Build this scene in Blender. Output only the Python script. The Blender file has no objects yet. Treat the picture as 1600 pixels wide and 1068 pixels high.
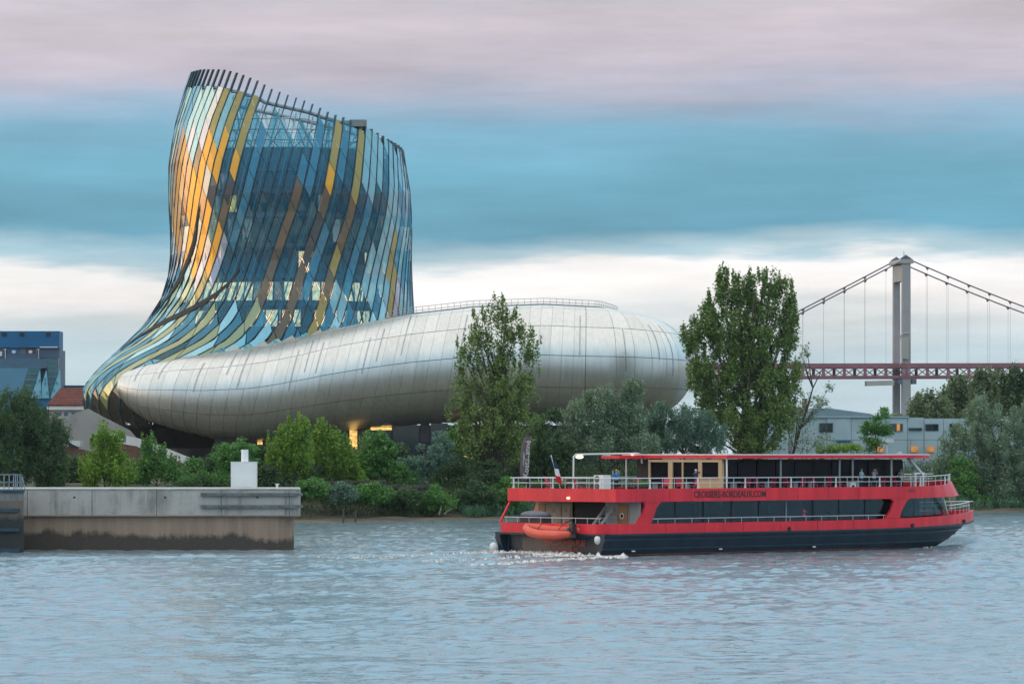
import bpy, math, random
import numpy as np
from mathutils import Vector, Matrix
random.seed(7); RNG = np.random.default_rng(11)
S = bpy.context.scene
COL = S.collection
R = math.radians
# ---------------------------------------------------------------- camera
FPX, HZ, CX, CH = 6000.0, 708.0, 800.0, 8.0      # focal length in photo pixels, horizon row, centre column, eye height
cam = bpy.data.cameras.new('camera'); cam.sensor_width = 36.0; cam.lens = FPX / 1600 * 36
cam.shift_y = (HZ - 534) / 1600; cam.clip_start = 1; cam.clip_end = 20000
camo = bpy.data.objects.new('camera', cam); COL.objects.link(camo)
camo.location = (0, 0, CH); camo.rotation_euler = (R(90), 0, 0); S.camera = camo
# ---------------------------------------------------------------- sky and sun
SUN_EL, SUN_AZ = R(6), R(-88)                     # azimuth from +Y towards +X: low on the left
W = bpy.data.worlds.new('World'); S.world = W; W.use_nodes = True
def build_sky():
    nt = W.node_tree; n = nt.nodes; l = nt.links; n.clear()
    out = n.new('ShaderNodeOutputWorld'); bg = n.new('ShaderNodeBackground'); bg.inputs[1].default_value = 0.1
    l.new(bg.outputs[0], out.inputs[0])
    tc = n.new('ShaderNodeTexCoord')
    def noise(sc, scale=1.0, det=4.0, rough=0.55):
        m = n.new('ShaderNodeMapping'); m.inputs['Scale'].default_value = sc; l.new(tc.outputs['Generated'], m.inputs[0])
        t = n.new('ShaderNodeTexNoise'); t.inputs['Scale'].default_value = scale; t.inputs['Detail'].default_value = det
        t.inputs['Roughness'].default_value = rough; l.new(m.outputs[0], t.inputs['Vector']); return t.outputs['Fac']
    def math_(op, a, b=None, c=None):
        t = n.new('ShaderNodeMath'); t.operation = op
        for i, q in enumerate((a, b, c)):
            if q is None: continue
            if isinstance(q, (int, float)): t.inputs[i].default_value = q
            else: l.new(q, t.inputs[i])
        return t.outputs[0]
    sep = n.new('ShaderNodeSeparateXYZ'); l.new(tc.outputs['Generated'], sep.inputs[0])
    z = sep.outputs['Z']
    w1 = noise((7, 7, 42), 1.0, 5.0); w2 = noise((20, 20, 150), 1.0, 8.0, .62)
    zz = math_('ADD', z, math_('MULTIPLY', math_('SUBTRACT', w1, 0.5), 0.026))
    zz = math_('ADD', zz, math_('MULTIPLY', math_('SUBTRACT', w2, 0.5), 0.008))
    zz = math_('ADD', zz, 0.0055)
    def ramp(fac, stops, k):
        r = n.new('ShaderNodeValToRGB'); e = r.color_ramp.elements
        while len(e) < len(stops): e.new(0.5)
        for q, (p, c) in zip(e, stops): q.position = p; q.color = (c[0]*k, c[1]*k, c[2]*k, 1)
        l.new(fac, r.inputs[0]); return r.outputs[0]
    low = ramp(math_('DIVIDE', zz, 0.14), [
        (0.00, (.60, .72, .78)), (0.10, (.58, .73, .80)), (0.22, (.56, .70, .77)), (0.285, (.70, .76, .79)),
        (0.33, (.94, .91, .90)), (0.382, (.90, .88, .88)), (0.402, (.42, .58, .67)), (0.45, (.12, .37, .53)),
        (0.56, (.14, .40, .56)), (0.63, (.18, .41, .58)), (0.68, (.31, .42, .57)), (0.74, (.52, .48, .58)),
        (0.84, (.61, .54, .60)), (0.92, (.53, .50, .58)), (1.0, (.50, .48, .59))], .715)
    high = ramp(z, [(0.10, (.40, .40, .48)), (0.155, (.38, .52, .68)), (0.20, (.30, .56, .77)), (0.34, (.42, .66, .80)), (0.58, (.84, .86, .86)), (1.0, (.90, .90, .88))], 1.0)
    def mix(f, a, b):
        m = n.new('ShaderNodeMix'); m.data_type = 'RGBA'
        if isinstance(f, (int, float)): m.inputs[0].default_value = f
        else: l.new(f, m.inputs[0])
        for i, q in ((6, a), (7, b)):
            if isinstance(q, tuple): m.inputs[i].default_value = (*q, 1)
            else: l.new(q, m.inputs[i])
        return m.outputs[2]
    mr = n.new('ShaderNodeMapRange'); mr.interpolation_type = 'SMOOTHSTEP'
    mr.inputs[1].default_value = 0.115; mr.inputs[2].default_value = 0.16; l.new(z, mr.inputs[0])
    c = mix(mr.outputs[0], low, high)
    # soft stratus patches, lighter and darker
    pt = noise((6, 6, 46), 1.3, 9.0, 0.62)
    mr2 = n.new('ShaderNodeMapRange'); mr2.inputs[1].default_value = 0.3; mr2.inputs[2].default_value = 0.7
    mr2.inputs[3].default_value = 0.80; mr2.inputs[4].default_value = 1.18; l.new(pt, mr2.inputs[0])
    vm = n.new('ShaderNodeVectorMath'); vm.operation = 'SCALE'; l.new(c, vm.inputs[0]); l.new(mr2.outputs[0], vm.inputs['Scale'])
    v10 = n.new('ShaderNodeVectorMath'); v10.operation = 'SCALE'; l.new(vm.outputs[0], v10.inputs[0]); v10.inputs['Scale'].default_value = 10.0
    sky = n.new('ShaderNodeTexSky'); sky.sky_type = 'NISHITA'; sky.sun_disc = False
    sky.sun_elevation = SUN_EL; sky.sun_rotation = SUN_AZ; sky.dust_density = 2.0
    l.new(mix(0.14, v10.outputs[0], sky.outputs[0]), bg.inputs[0])
build_sky()
sd = bpy.data.lights.new('sun', 'SUN'); sd.energy = .55; sd.angle = R(45); sd.color = (1.0, .63, .33)
so = bpy.data.objects.new('sun', sd); COL.objects.link(so)
_d = Vector((math.sin(SUN_AZ)*math.cos(SUN_EL), math.cos(SUN_AZ)*math.cos(SUN_EL), math.sin(SUN_EL)))
so.rotation_euler = (-_d).to_track_quat('-Z', 'Y').to_euler(); so.location = (-200, -100, 120)
S.view_settings.view_transform = 'Standard'; S.view_settings.look = 'None'
S.view_settings.exposure = 0.72; S.view_settings.gamma = 1.0; S.view_settings.use_curve_mapping = False
S.render.engine = 'CYCLES'; S.cycles.use_denoising = True
S.cycles.max_bounces = 8; S.cycles.transparent_max_bounces = 16; S.cycles.diffuse_bounces = 3; S.cycles.glossy_bounces = 4
S.cycles.caustics_reflective = False; S.cycles.caustics_refractive = False

# ---------------------------------------------------------------- helpers
def X_(px, Y): return (px - CX) * Y / FPX
def Z_(py, Y): return CH - (py - HZ) * Y / FPX
def P_(px, py, Y): return Vector((X_(px, Y), Y, Z_(py, Y)))
def interp(x, xs, ys): return float(np.interp(x, xs, ys))

class MB:
    def __init__(s): s.v = []; s.f = []; s.m = []
    def add(s, vs, fs, mi=0):
        o = len(s.v); s.v.extend([tuple(q) for q in vs]); s.f.extend([tuple(i + o for i in f) for f in fs]); s.m.extend([mi] * len(fs)); return s
    def hexa(s, c, mi=0):      # eight corners: bottom 0-3 (ccw), top 4-7
        return s.add(c, [(3,2,1,0), (4,5,6,7), (0,1,5,4), (1,2,6,5), (2,3,7,6), (3,0,4,7)], mi)
    def box(s, x0, x1, y0, y1, z0, z1, mi=0):
        return s.hexa([(x0,y0,z0),(x1,y0,z0),(x1,y1,z0),(x0,y1,z0),(x0,y0,z1),(x1,y0,z1),(x1,y1,z1),(x0,y1,z1)], mi)
    def bar(s, p, q, w, h=None, mi=0, up=(0,0,1)):
        p, q = Vector(p), Vector(q); d = (q - p).normalized(); up = Vector(up)
        if abs(d.dot(up)) > .98: up = Vector((0, 1, 0))
        a = d.cross(up).normalized(); b = a.cross(d).normalized(); h = w if h is None else h
        a *= w/2; b *= h/2
        return s.hexa([p-a-b, p+a-b, q+a-b, q-a-b, p-a+b, p+a+b, q+a+b, q-a+b], mi)
    def tube(s, pts, r, n=6, mi=0, cap=True):
        pts = [Vector(p) for p in pts]; m = len(pts)
        rr = [r]*m if isinstance(r, (int, float)) else r
        vs = []; fs = []; prev = None
        for i, p in enumerate(pts):
            t = (pts[min(i+1, m-1)] - pts[max(i-1, 0)]).normalized()
            if prev is None:
                u = Vector((0,0,1)) if abs(t.z) < .9 else Vector((1,0,0))
            else: u = prev
            a = (u - t*u.dot(t)).normalized(); b = t.cross(a); prev = a
            for k in range(n):
                g = 2*math.pi*k/n; vs.append(p + (a*math.cos(g) + b*math.sin(g))*rr[i])
        for i in range(m-1):
            for k in range(n):
                k2 = (k+1) % n; fs.append((i*n+k, i*n+k2, (i+1)*n+k2, (i+1)*n+k))
        if cap: fs.append(tuple(range(n-1, -1, -1))); fs.append(tuple((m-1)*n+k for k in range(n)))
        return s.add(vs, fs, mi)
    def prism(s, poly, off, mi=0):
        n = len(poly); off = Vector(off); a = [Vector(p) for p in poly]; b = [p + off for p in a]
        fs = [tuple(range(n)), tuple(range(2*n-1, n-1, -1))] + [(i, n+i, n+(i+1) % n, (i+1) % n) for i in range(n)]
        return s.add(a + b, fs, mi)
    def grid(s, rows, mi=0, flip=False):
        nr, nc = len(rows), len(rows[0]); vs = [p for r in rows for p in r]; fs = []
        for i in range(nr-1):
            for j in range(nc-1):
                q = (i*nc+j, i*nc+j+1, (i+1)*nc+j+1, (i+1)*nc+j); fs.append(q[::-1] if flip else q)
        return s.add(vs, fs, mi)
    def ell(s, c, rx, ry, rz, nu=10, nv=7, mi=0):
        c = Vector(c); rows = []
        for i in range(nv+1):
            a = -math.pi/2 + math.pi*i/nv
            rows.append([c + Vector((rx*math.cos(a)*math.cos(2*math.pi*j/nu), ry*math.cos(a)*math.sin(2*math.pi*j/nu), rz*math.sin(a))) for j in range(nu+1)])
        return s.grid(rows, mi)
    def mesh(s, name, mats, smooth=False):
        me = bpy.data.meshes.new(name); me.from_pydata([tuple(q) for q in s.v], [], s.f)
        for m in (mats if isinstance(mats, (list, tuple)) else [mats]): me.materials.append(m)
        if any(s.m): me.polygons.foreach_set('material_index', s.m)
        if smooth: me.polygons.foreach_set('use_smooth', [True]*len(s.f))
        me.update(); return me
    def build(s, name, mats, parent=None, smooth=False, local=False):
        return link(name, s.mesh(name, mats, smooth), parent, local)
def link(name, me, parent=None, local=False):
    o = bpy.data.objects.new(name, me); COL.objects.link(o)
    if parent is not None:
        o.parent = parent
        if not local and parent.type == 'EMPTY': o.matrix_parent_inverse = parent.matrix_basis.inverted()
    return o
def tag(o, label=None, cat=None, group=None, kind=None):
    if label: o['label'] = label
    if cat: o['category'] = cat
    if group: o['group'] = group
    if kind: o['kind'] = kind
    return o
def empty(name, loc, rz=0, label=None, cat=None, group=None):
    o = bpy.data.objects.new(name, None); COL.objects.link(o); o.location = loc; o.rotation_euler = (0, 0, rz); o.empty_display_size = .2
    return tag(o, label, cat, group)
def copy_tree(o, parent=None):
    c = o.copy(); COL.objects.link(c); c.parent = parent
    for ch in list(o.children): copy_tree(ch, c)
    return c

# ---------------------------------------------------------------- materials
MATS = {}
def mat(name, col, rough=.6, metal=0., var=.25, vscale=1.2, bump=0., bscale=8., spec=.5, col2=None, coat=0., stretch=None, det=5.):
    if name in MATS: return MATS[name]
    m = bpy.data.materials.new(name); m.use_nodes = True; nt = m.node_tree; n = nt.nodes; l = nt.links
    b = n['Principled BSDF']; b.inputs['Roughness'].default_value = rough; b.inputs['Metallic'].default_value = metal
    b.inputs['Specular IOR Level'].default_value = spec; b.inputs['Coat Weight'].default_value = coat
    tc = n.new('ShaderNodeTexCoord'); src = tc.outputs['Object']
    if stretch:
        mp = n.new('ShaderNodeMapping'); mp.inputs['Scale'].default_value = stretch; l.new(src, mp.inputs[0]); src = mp.outputs[0]
    if var or col2:
        t = n.new('ShaderNodeTexNoise'); t.inputs['Scale'].default_value = vscale; t.inputs['Detail'].default_value = det; t.inputs['Roughness'].default_value = .6
        l.new(src, t.inputs['Vector'])
        r = n.new('ShaderNodeValToRGB'); e = r.color_ramp.elements; e[0].position = .32; e[1].position = .7
        c2 = col2 or tuple(min(1, q*(1+var*.6)) for q in col); c1 = col if col2 else tuple(q*(1-var) for q in col)
        e[0].color = (*c1, 1); e[1].color = (*c2, 1); l.new(t.outputs['Fac'], r.inputs[0]); l.new(r.outputs[0], b.inputs['Base Color'])
    else: b.inputs['Base Color'].default_value = (*col, 1)
    if bump:
        t2 = n.new('ShaderNodeTexNoise'); t2.inputs['Scale'].default_value = bscale; t2.inputs['Detail'].default_value = 4; l.new(src, t2.inputs['Vector'])
        bp = n.new('ShaderNodeBump'); bp.inputs['Strength'].default_value = bump; bp.inputs['Distance'].default_value = .05
        l.new(t2.outputs['Fac'], bp.inputs['Height']); l.new(bp.outputs[0], b.inputs['Normal'])
    MATS[name] = m; return m
def emit(name, col, strength):
    if name in MATS: return MATS[name]
    m = bpy.data.materials.new(name); m.use_nodes = True; n = m.node_tree.nodes; l = m.node_tree.links
    b = n['Principled BSDF']; b.inputs['Base Color'].default_value = (*[c*.4 for c in col], 1)
    b.inputs['Emission Color'].default_value = (*col, 1); b.inputs['Emission Strength'].default_value = strength
    t = n.new('ShaderNodeTexNoise'); t.inputs['Scale'].default_value = 1.7; t.inputs['Detail'].default_value = 3
    tc = n.new('ShaderNodeTexCoord'); l.new(tc.outputs['Object'], t.inputs['Vector'])
    mr = n.new('ShaderNodeMapRange'); mr.inputs[1].default_value = .3; mr.inputs[2].default_value = .7; mr.inputs[3].default_value = .35*strength; mr.inputs[4].default_value = 1.3*strength
    l.new(t.outputs['Fac'], mr.inputs[0]); l.new(mr.outputs[0], b.inputs['Emission Strength'])
    MATS[name] = m; return m
def glassy(name, tint, refl=.2, graze=.75, body=None, bodyw=0., rcol=(1, 1, 1), rough=.03, var=.2):
    """Coated architectural glass: tinted see-through, mirror reflection rising at grazing angles, optional printed or reflection colour."""
    m = bpy.data.materials.new(name); m.use_nodes = True; nt = m.node_tree; n = nt.nodes; l = nt.links; n.clear()
    out = n.new('ShaderNodeOutputMaterial'); tr = n.new('ShaderNodeBsdfTransparent'); gl = n.new('ShaderNodeBsdfGlossy')
    tr.inputs[0].default_value = (*tint, 1); gl.inputs['Color'].default_value = (*rcol, 1); gl.inputs['Roughness'].default_value = rough
    base = tr.outputs[0]
    if body:
        df = n.new('ShaderNodeBsdfPrincipled'); df.inputs['Roughness'].default_value = .35; df.inputs['Metallic'].default_value = .35
        g = n.new('ShaderNodeNewGeometry'); r = n.new('ShaderNodeValToRGB'); e = r.color_ramp.elements
        e[0].color = (*[q*(1-var) for q in body], 1); e[1].color = (*[min(1, q*(1+var)) for q in body], 1)
        l.new(g.outputs['Random Per Island'], r.inputs[0]); l.new(r.outputs[0], df.inputs['Base Color'])
        mx = n.new('ShaderNodeMixShader'); mx.inputs[0].default_value = bodyw
        l.new(base, mx.inputs[1]); l.new(df.outputs[0], mx.inputs[2]); base = mx.outputs[0]
    lw = n.new('ShaderNodeLayerWeight'); lw.inputs[0].default_value = .5
    p = n.new('ShaderNodeMath'); p.operation = 'POWER'; l.new(lw.outputs['Facing'], p.inputs[0]); p.inputs[1].default_value = 2.2
    ma = n.new('ShaderNodeMath'); ma.operation = 'MULTIPLY_ADD'; l.new(p.outputs[0], ma.inputs[0]); ma.inputs[1].default_value = graze; ma.inputs[2].default_value = refl
    ma.use_clamp = True
    mix = n.new('ShaderNodeMixShader'); l.new(ma.outputs[0], mix.inputs[0]); l.new(base, mix.inputs[1]); l.new(gl.outputs[0], mix.inputs[2])
    l.new(mix.outputs[0], out.inputs[0]); MATS[name] = m; return m
def leafmat(name, c1, c2, c3, trans=.35):
    m = bpy.data.materials.new(name); m.use_nodes = True; nt = m.node_tree; n = nt.nodes; l = nt.links; n.clear()
    out = n.new('ShaderNodeOutputMaterial'); g = n.new('ShaderNodeNewGeometry'); r = n.new('ShaderNodeValToRGB'); e = r.color_ramp.elements
    e.new(.5); 
    for q, c, p in zip(e, (c1, c2, c3), (0, .55, 1)): q.position = p; q.color = (*c, 1)
    l.new(g.outputs['Random Per Island'], r.inputs[0])
    d = n.new('ShaderNodeBsdfPrincipled'); d.inputs['Roughness'].default_value = .5; d.inputs['Specular IOR Level'].default_value = .35
    l.new(r.outputs[0], d.inputs['Base Color'])
    t = n.new('ShaderNodeBsdfTranslucent'); l.new(r.outputs[0], t.inputs[0])
    mx = n.new('ShaderNodeMixShader'); mx.inputs[0].default_value = trans; l.new(d.outputs[0], mx.inputs[1]); l.new(t.outputs[0], mx.inputs[2])
    l.new(mx.outputs[0], out.inputs[0]); MATS[name] = m; return m
def text_mesh(body, size, depth=.01, align='CENTER', bold=0.0, xs=1.0, space=1.0):
    c = bpy.data.curves.new('lettering', 'FONT'); c.body = body; c.size = size; c.extrude = depth; c.align_x = align; c.align_y = 'CENTER'
    c.offset = bold; c.resolution_u = 2; c.space_character = space
    o = bpy.data.objects.new('lettering_tmp', c); COL.objects.link(o)
    dg = bpy.context.evaluated_depsgraph_get(); me = bpy.data.meshes.new_from_object(o.evaluated_get(dg))
    bpy.data.objects.remove(o); bpy.data.curves.remove(c)
    if xs != 1.0: me.transform(Matrix.Diagonal((xs, 1, 1, 1)))
    return me
# ================================================================ water, ground
def bank(X): return 461 + .9*max(-90, min(90, X))
_gx = [0-60, 0, 4, 9, 14, 22, 30, 60]; _gz = [-4, -.25, .15, .55, 1.9, 4.1, 4.55, 4.6]
def gz(X, Y): return float(np.interp(Y - bank(X), _gx, _gz))

def boat_pt(a, b, z=0):        # a forward from the stern, b from the starboard side, both metres
    return Vector((7.2 + .7314*a - .682*b, 297 + .682*a + .7314*b, z))

def waves(Xg, Yg):
    h = np.zeros_like(Xg); rng = np.random.default_rng(5)
    for i in range(46):
        lam = .75 * (2.6/.75) ** (i/45.0); th = R(-70) + rng.normal(0, .75); k = 2*math.pi/lam
        amp = .0066 * lam ** .75 * (.7 + .6*rng.random())
        ph = rng.random()*6.28
        h += amp * np.sin(k*(math.cos(th)*Xg + math.sin(th)*Yg) + ph + .8*np.sin(Xg*.11*rng.random() + Yg*.07*rng.random()))
    return h
def calm(Xg, Yg):              # smooth slicks lying across the river
    s = np.ones_like(Xg)
    for y0, w, a in ((205, 13, .40), (184, 4, .45), (250, 5, .35), (166, 3, .45), (150, 4, .5), (139, 2.5, .5), (228, 3, .4)):
        yy = Yg - y0 - .15*w*np.sin(Xg*.31 + y0) - .35*w*np.sin(Xg*.091 + y0*2) - .14*w*np.sin(Xg*.83 + y0) - .08*w*np.sin(Xg*2.3)
        s *= 1 - a*np.exp(-(yy/w)**2)
    rng = np.random.default_rng(8); q = np.zeros_like(Xg)
    for _ in range(12):          # wind streaks of every length
        ky = rng.uniform(.25, 1.3); q += np.sin(ky*Yg + rng.uniform(.4, 2)*np.sin(rng.uniform(.03, .14)*Xg + rng.random()*6) + rng.uniform(.02, .12)*Xg + rng.random()*6)
    return s*(1 - .30*np.clip(q/3.2, 0, 1))
xs = np.concatenate([[-4000, -1500, -600, -250, -120, -85], np.arange(-68, 68.1, .34), [85, 120, 250, 600, 1500, 4000]])
yr = [-3000, -800, -200, 0, 60, 100, 120]; y = 127.0
while y < 530: yr.append(y); y += .30*(y/130)
yr += [540, 600]
Xg, Yg = np.meshgrid(xs, np.array(yr)); Zg = waves(Xg, Yg) * calm(Xg, Yg)
edge = np.clip((70 - np.abs(Xg))/4, 0, 1) * np.clip((Yg-122)/6, 0, 1) * np.clip((535-Yg)/10, 0, 1)
Zg *= edge
def bump_at(p, amp, ru, rv, ang):
    global Zg
    dx, dy = Xg - p[0], Yg - p[1]; u = dx*math.cos(ang) + dy*math.sin(ang); v = -dx*math.sin(ang) + dy*math.cos(ang)
    Zg = Zg + amp*np.exp(-(u/ru)**2 - (v/rv)**2)
BA = R(43)
bump_at(boat_pt(50.5, 7.2), .85, 2.6, 1.6, BA); bump_at(boat_pt(50.0, 4.0), .8, 3.6, 1.3, BA + .4)
bump_at(boat_pt(45, .5), .30, 6, 1.2, BA); bump_at(boat_pt(-7, 6), .25, 8, 3, BA)
for k in range(9):             # divergent stern waves
    bump_at(boat_pt(-6 - 5*k, -1.5 - 1.9*k), .13, 4.5, .9, BA + .33); bump_at(boat_pt(-6 - 5*k, 14 + 1.9*k), .12, 4.5, .9, BA - .33)
m = bpy.data.materials.new('river_water'); m.use_nodes = True; nt = m.node_tree; n = nt.nodes; l = nt.links
b = n['Principled BSDF']; b.inputs['Roughness'].default_value = .07; b.inputs['IOR'].default_value = 1.333
tc = n.new('ShaderNodeTexCoord')
def wn(scale, det, st=(1, 1, 1)):
    mp = n.new('ShaderNodeMapping'); mp.inputs['Scale'].default_value = st; l.new(tc.outputs['Object'], mp.inputs[0])
    t = n.new('ShaderNodeTexNoise'); t.inputs['Scale'].default_value = scale; t.inputs['Detail'].default_value = det; l.new(mp.outputs[0], t.inputs['Vector']); return t
c_ = wn(.05, 4, (1, .6, 1)); r_ = n.new('ShaderNodeValToRGB'); r_.color_ramp.elements[0].color = (.14, .235, .30, 1); r_.color_ramp.elements[1].color = (.22, .27, .30, 1)
l.new(c_.outputs['Fac'], r_.inputs[0]); l.new(r_.outputs[0], b.inputs['Base Color'])
bt = wn(6.5, 5, (1, .62, 1)); bp = n.new('ShaderNodeBump'); an = n.new('ShaderNodeAttribute'); an.attribute_name = 'ripple'; mu = n.new('ShaderNodeMath'); mu.operation = 'MULTIPLY'; mu.inputs[1].default_value = 1.0; l.new(an.outputs['Fac'], mu.inputs[0]); l.new(mu.outputs[0], bp.inputs['Strength']); bp.inputs['Distance'].default_value = .10
l.new(bt.outputs['Fac'], bp.inputs['Height']); l.new(bp.outputs[0], b.inputs['Normal'])
WATER = m
nr, nc = Xg.shape
vv = np.stack([Xg, Yg, Zg], -1).reshape(-1, 3); i0 = (np.arange(nr-1)[:, None]*nc + np.arange(nc-1)[None]).reshape(-1)
ff = np.stack([i0, i0+1, i0+nc+1, i0+nc], -1)
def np_mesh(name, v, f, mats, smooth=False):
    me = bpy.data.meshes.new(name); k = f.shape[1]
    me.vertices.add(len(v)); me.vertices.foreach_set('co', np.asarray(v, np.float32).reshape(-1))
    me.loops.add(f.size); me.loops.foreach_set('vertex_index', f.astype(np.int32).reshape(-1))
    me.polygons.add(len(f)); me.polygons.foreach_set('loop_start', np.arange(0, f.size, k, dtype=np.int32))
    if smooth: me.polygons.foreach_set('use_smooth', np.ones(len(f), bool))
    for q in (mats if isinstance(mats, (list, tuple)) else [mats]): me.materials.append(q)
    me.update(calc_edges=True); me.validate(); return me
wme = np_mesh('river_water', vv, ff, WATER, True)
at = wme.attributes.new('ripple', 'FLOAT', 'POINT'); at.data.foreach_set('value', (calm(Xg, Yg)**1.6).reshape(-1).astype(np.float32))
tag(link('river_water', wme), 'choppy blue river water with smooth pale slicks', 'river', kind='structure')

# ground: one sheet from under the water up the bank to the horizon
gm = mat('bank_earth', (.055, .06, .03), .95, var=.5, vscale=.35, bump=.6, bscale=1.2, col2=(.10, .085, .055))
mudm = mat('river_mud', (.10, .085, .065), .45, var=.3, vscale=.25, bump=.4, bscale=1.0, col2=(.19, .165, .13), stretch=(.35, 1.6, 1))
gxs = [-6000, -2500, -900, -400, -200] + list(np.arange(-130, 131, 2.0)) + [200, 400, 900, 2500, 6000]
offs = [-60, -20, -6, -2, 0, 1.5, 3, 5, 7, 9, 11, 14, 18, 22, 26, 30, 60, 150, 400, 1200, 3000, 9000]
rows = []
for o in offs:
    rows.append([(x, bank(x)+o, float(np.interp(o, _gx, _gz)) + (.10*math.sin(x*.37+o)+.08*math.sin(x*.91-o*.6) if -1 < o < 28 else 0)) for x in gxs])
mb = MB(); mb.grid(rows)
nq = len(gxs)-1
mb.m = [1 if 0 <= (i//nq) < 8 else 0 for i in range(len(mb.f))]
tag(mb.build('ground', [gm, mudm], smooth=True), 'earth bank and flat ground with a muddy foreshore', 'ground', kind='structure')
# ================================================================ the museum: twisted glass tower and swollen metal ring
TAX = 452.0                                           # column of the tower's axis
TY = 560.0                                            # depth of the tower's axis
_ty = [90, 108, 133, 150, 200, 260, 320, 370, 410, 445, 475, 510, 540, 565, 590, 605, 618, 640, 665, 700]
_tl = [304, 300, 291, 286, 273, 264, 264, 267, 267, 261, 249, 224, 193, 165, 141, 131, 128, 133, 150, 185]
_ry = [90, 190, 225, 258, 300, 350, 400, 440, 490, 560, 618, 665, 700]
_rr = [618, 622, 629, 634, 641, 644, 643, 644, 647, 650, 648, 632, 615]
_wy = [90, 137, 196, 306, 340, 382, 430, 470, 510, 536, 556, 579, 606, 630, 670, 700]
_wt = [-3, 0, 6, 14.5, 17.5, 22, 27, 30.5, 34.5, 40, 49, 59, 63, 67, 71, 72]
def twist(th0, y):
    w = interp(y, _wy, _wt); q = min(1, max(0, ((th0+180) % 360 - 165)/115))
    return min(w, 36) + max(0, w - 36)*q
def unwind(ang, y):            # rim angle of the strip that lies at this true angle on row y
    a, b = ang - 75, ang + 5
    for _ in range(22):
        m = (a + b)/2
        if m + twist(m, y) < ang: a = m
        else: b = m
    return (a + b)/2
def tower(y, th0, k=1.0, out=0.0):
    """point on the glass skin: y photo row of the slice, th0 strip angle in degrees at the rim, k shrink towards the axis"""
    L_, R_ = interp(y, _ty, _tl), interp(y, _ry, _rr)
    c = X_(TAX, TY); hw = (R_-L_)/2*TY/FPX; wl, wr = (TAX-L_)*TY/FPX, (R_-TAX)*TY/FPX
    D = hw*.85 if y < 470 else interp(y, [470, 600, 640, 700], [15.6, 17, 16.5, 14.5])
    t = R(th0 + twist(th0, y)); D = D*k + out; cs = math.cos(t); w_ = (wr if cs > 0 else wl)*k + out
    return Vector((c + w_*cs, TY - D*math.sin(t), Z_(y, TY)))
def rim_row(th):               # photo row of the rim over the angle
    th = th % 360
    p = interp(th, [0, 10, 31, 37, 60, 72, 96, 102, 112, 120, 129, 150, 180, 230, 270, 310, 350, 360],
                   [246, 229, 208, 198, 183, 172, 157, 149, 142, 138, 134, 134, 141, 160, 185, 215, 240, 246])
    yy = p
    for _ in range(3): yy = 708 - (708-p)*tower(yy, th).y/TY
    return yy
def fin_len(th): return interp(th % 360, [0, 40, 60, 75, 100, 120, 180, 230, 300, 360], [3, 3, 6, 12, 20, 25, 25, 22, 8, 3])

museum = empty('museum_building', (X_(450, TY), TY, 4.6), 0,
               'curving museum with a twisted glass tower rising from a shiny metal ring', 'museum')
G = dict(
    clear=glassy('glass_clear', (.52, .72, .78), .075, .55, rcol=(.55, .86, .98), rough=.03),
    blue=glassy('glass_blue', (.14, .42, .58), .11, .6, body=(.06, .32, .46), bodyw=.34, rcol=(.5, .85, 1), rough=.04),
    silver=glassy('glass_silver', (.55, .65, .68), .22, .5, body=(.46, .48, .47), bodyw=.45, rcol=(.9, .93, .92), rough=.05),
    teal=glassy('glass_teal', (.45, .68, .70), .18, .45, body=(.34, .58, .63), bodyw=.50, rcol=(.62, .85, .9), rough=.05),
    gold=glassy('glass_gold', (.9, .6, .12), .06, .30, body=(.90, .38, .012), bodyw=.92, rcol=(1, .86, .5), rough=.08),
    sunset_peach=glassy('glass_sunset_peach', (.9, .7, .5), .10, .30, body=(.72, .38, .15), bodyw=.78, rcol=(1, .82, .6), rough=.06),
    lemon=glassy('glass_lemon', (.8, .8, .4), .22, .5, body=(.72, .68, .32), bodyw=.70, rcol=(1, 1, .8), rough=.06),
    olive=glassy('glass_olive', (.55, .5, .15), .08, .4, body=(.40, .27, .035), bodyw=.80, rcol=(1, .97, .75), rough=.08),
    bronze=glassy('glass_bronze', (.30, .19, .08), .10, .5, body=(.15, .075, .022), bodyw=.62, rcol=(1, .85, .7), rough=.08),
    dark=glassy('glass_dark', (.12, .12, .10), .07, .5, body=(.035, .033, .03), bodyw=.6, rough=.06),
    cyan=glassy('glass_cyan', (.5, .85, .9), .30, .5, body=(.22, .60, .70), bodyw=.65, rcol=(.85, 1, 1), rough=.06),
    lilac=glassy('glass_lilac', (.6, .58, .66), .22, .5, body=(.42, .40, .48), bodyw=.42, rcol=(.95, .95, 1), rough=.05))
G['crown'] = glassy('glass_crown', (.92, .98, 1), .04, .4, body=(.80, .95, .98), bodyw=.50, rcol=(.9, 1, 1))
_n = G['crown'].node_tree.nodes; _l = G['crown'].node_tree.links               # frosted panes: light from the sky behind glows through
_t = _n.new('ShaderNodeBsdfTranslucent'); _t.inputs[0].default_value = (.86, .96, .98, 1)
_m = [q for q in _n if q.type == 'MIX_SHADER' and not q.inputs[0].is_linked][0]; _l.new(_t.outputs[0], _m.inputs[2])
G['moss'] = glassy('glass_moss', (.6, .62, .35), .14, .5, body=(.34, .36, .14), bodyw=.72, rcol=(.95, 1, .85), rough=.06)
GK = list(G); GI = {k: i for i, k in enumerate(GK)}
NS = 76; DT = 360/NS
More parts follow.
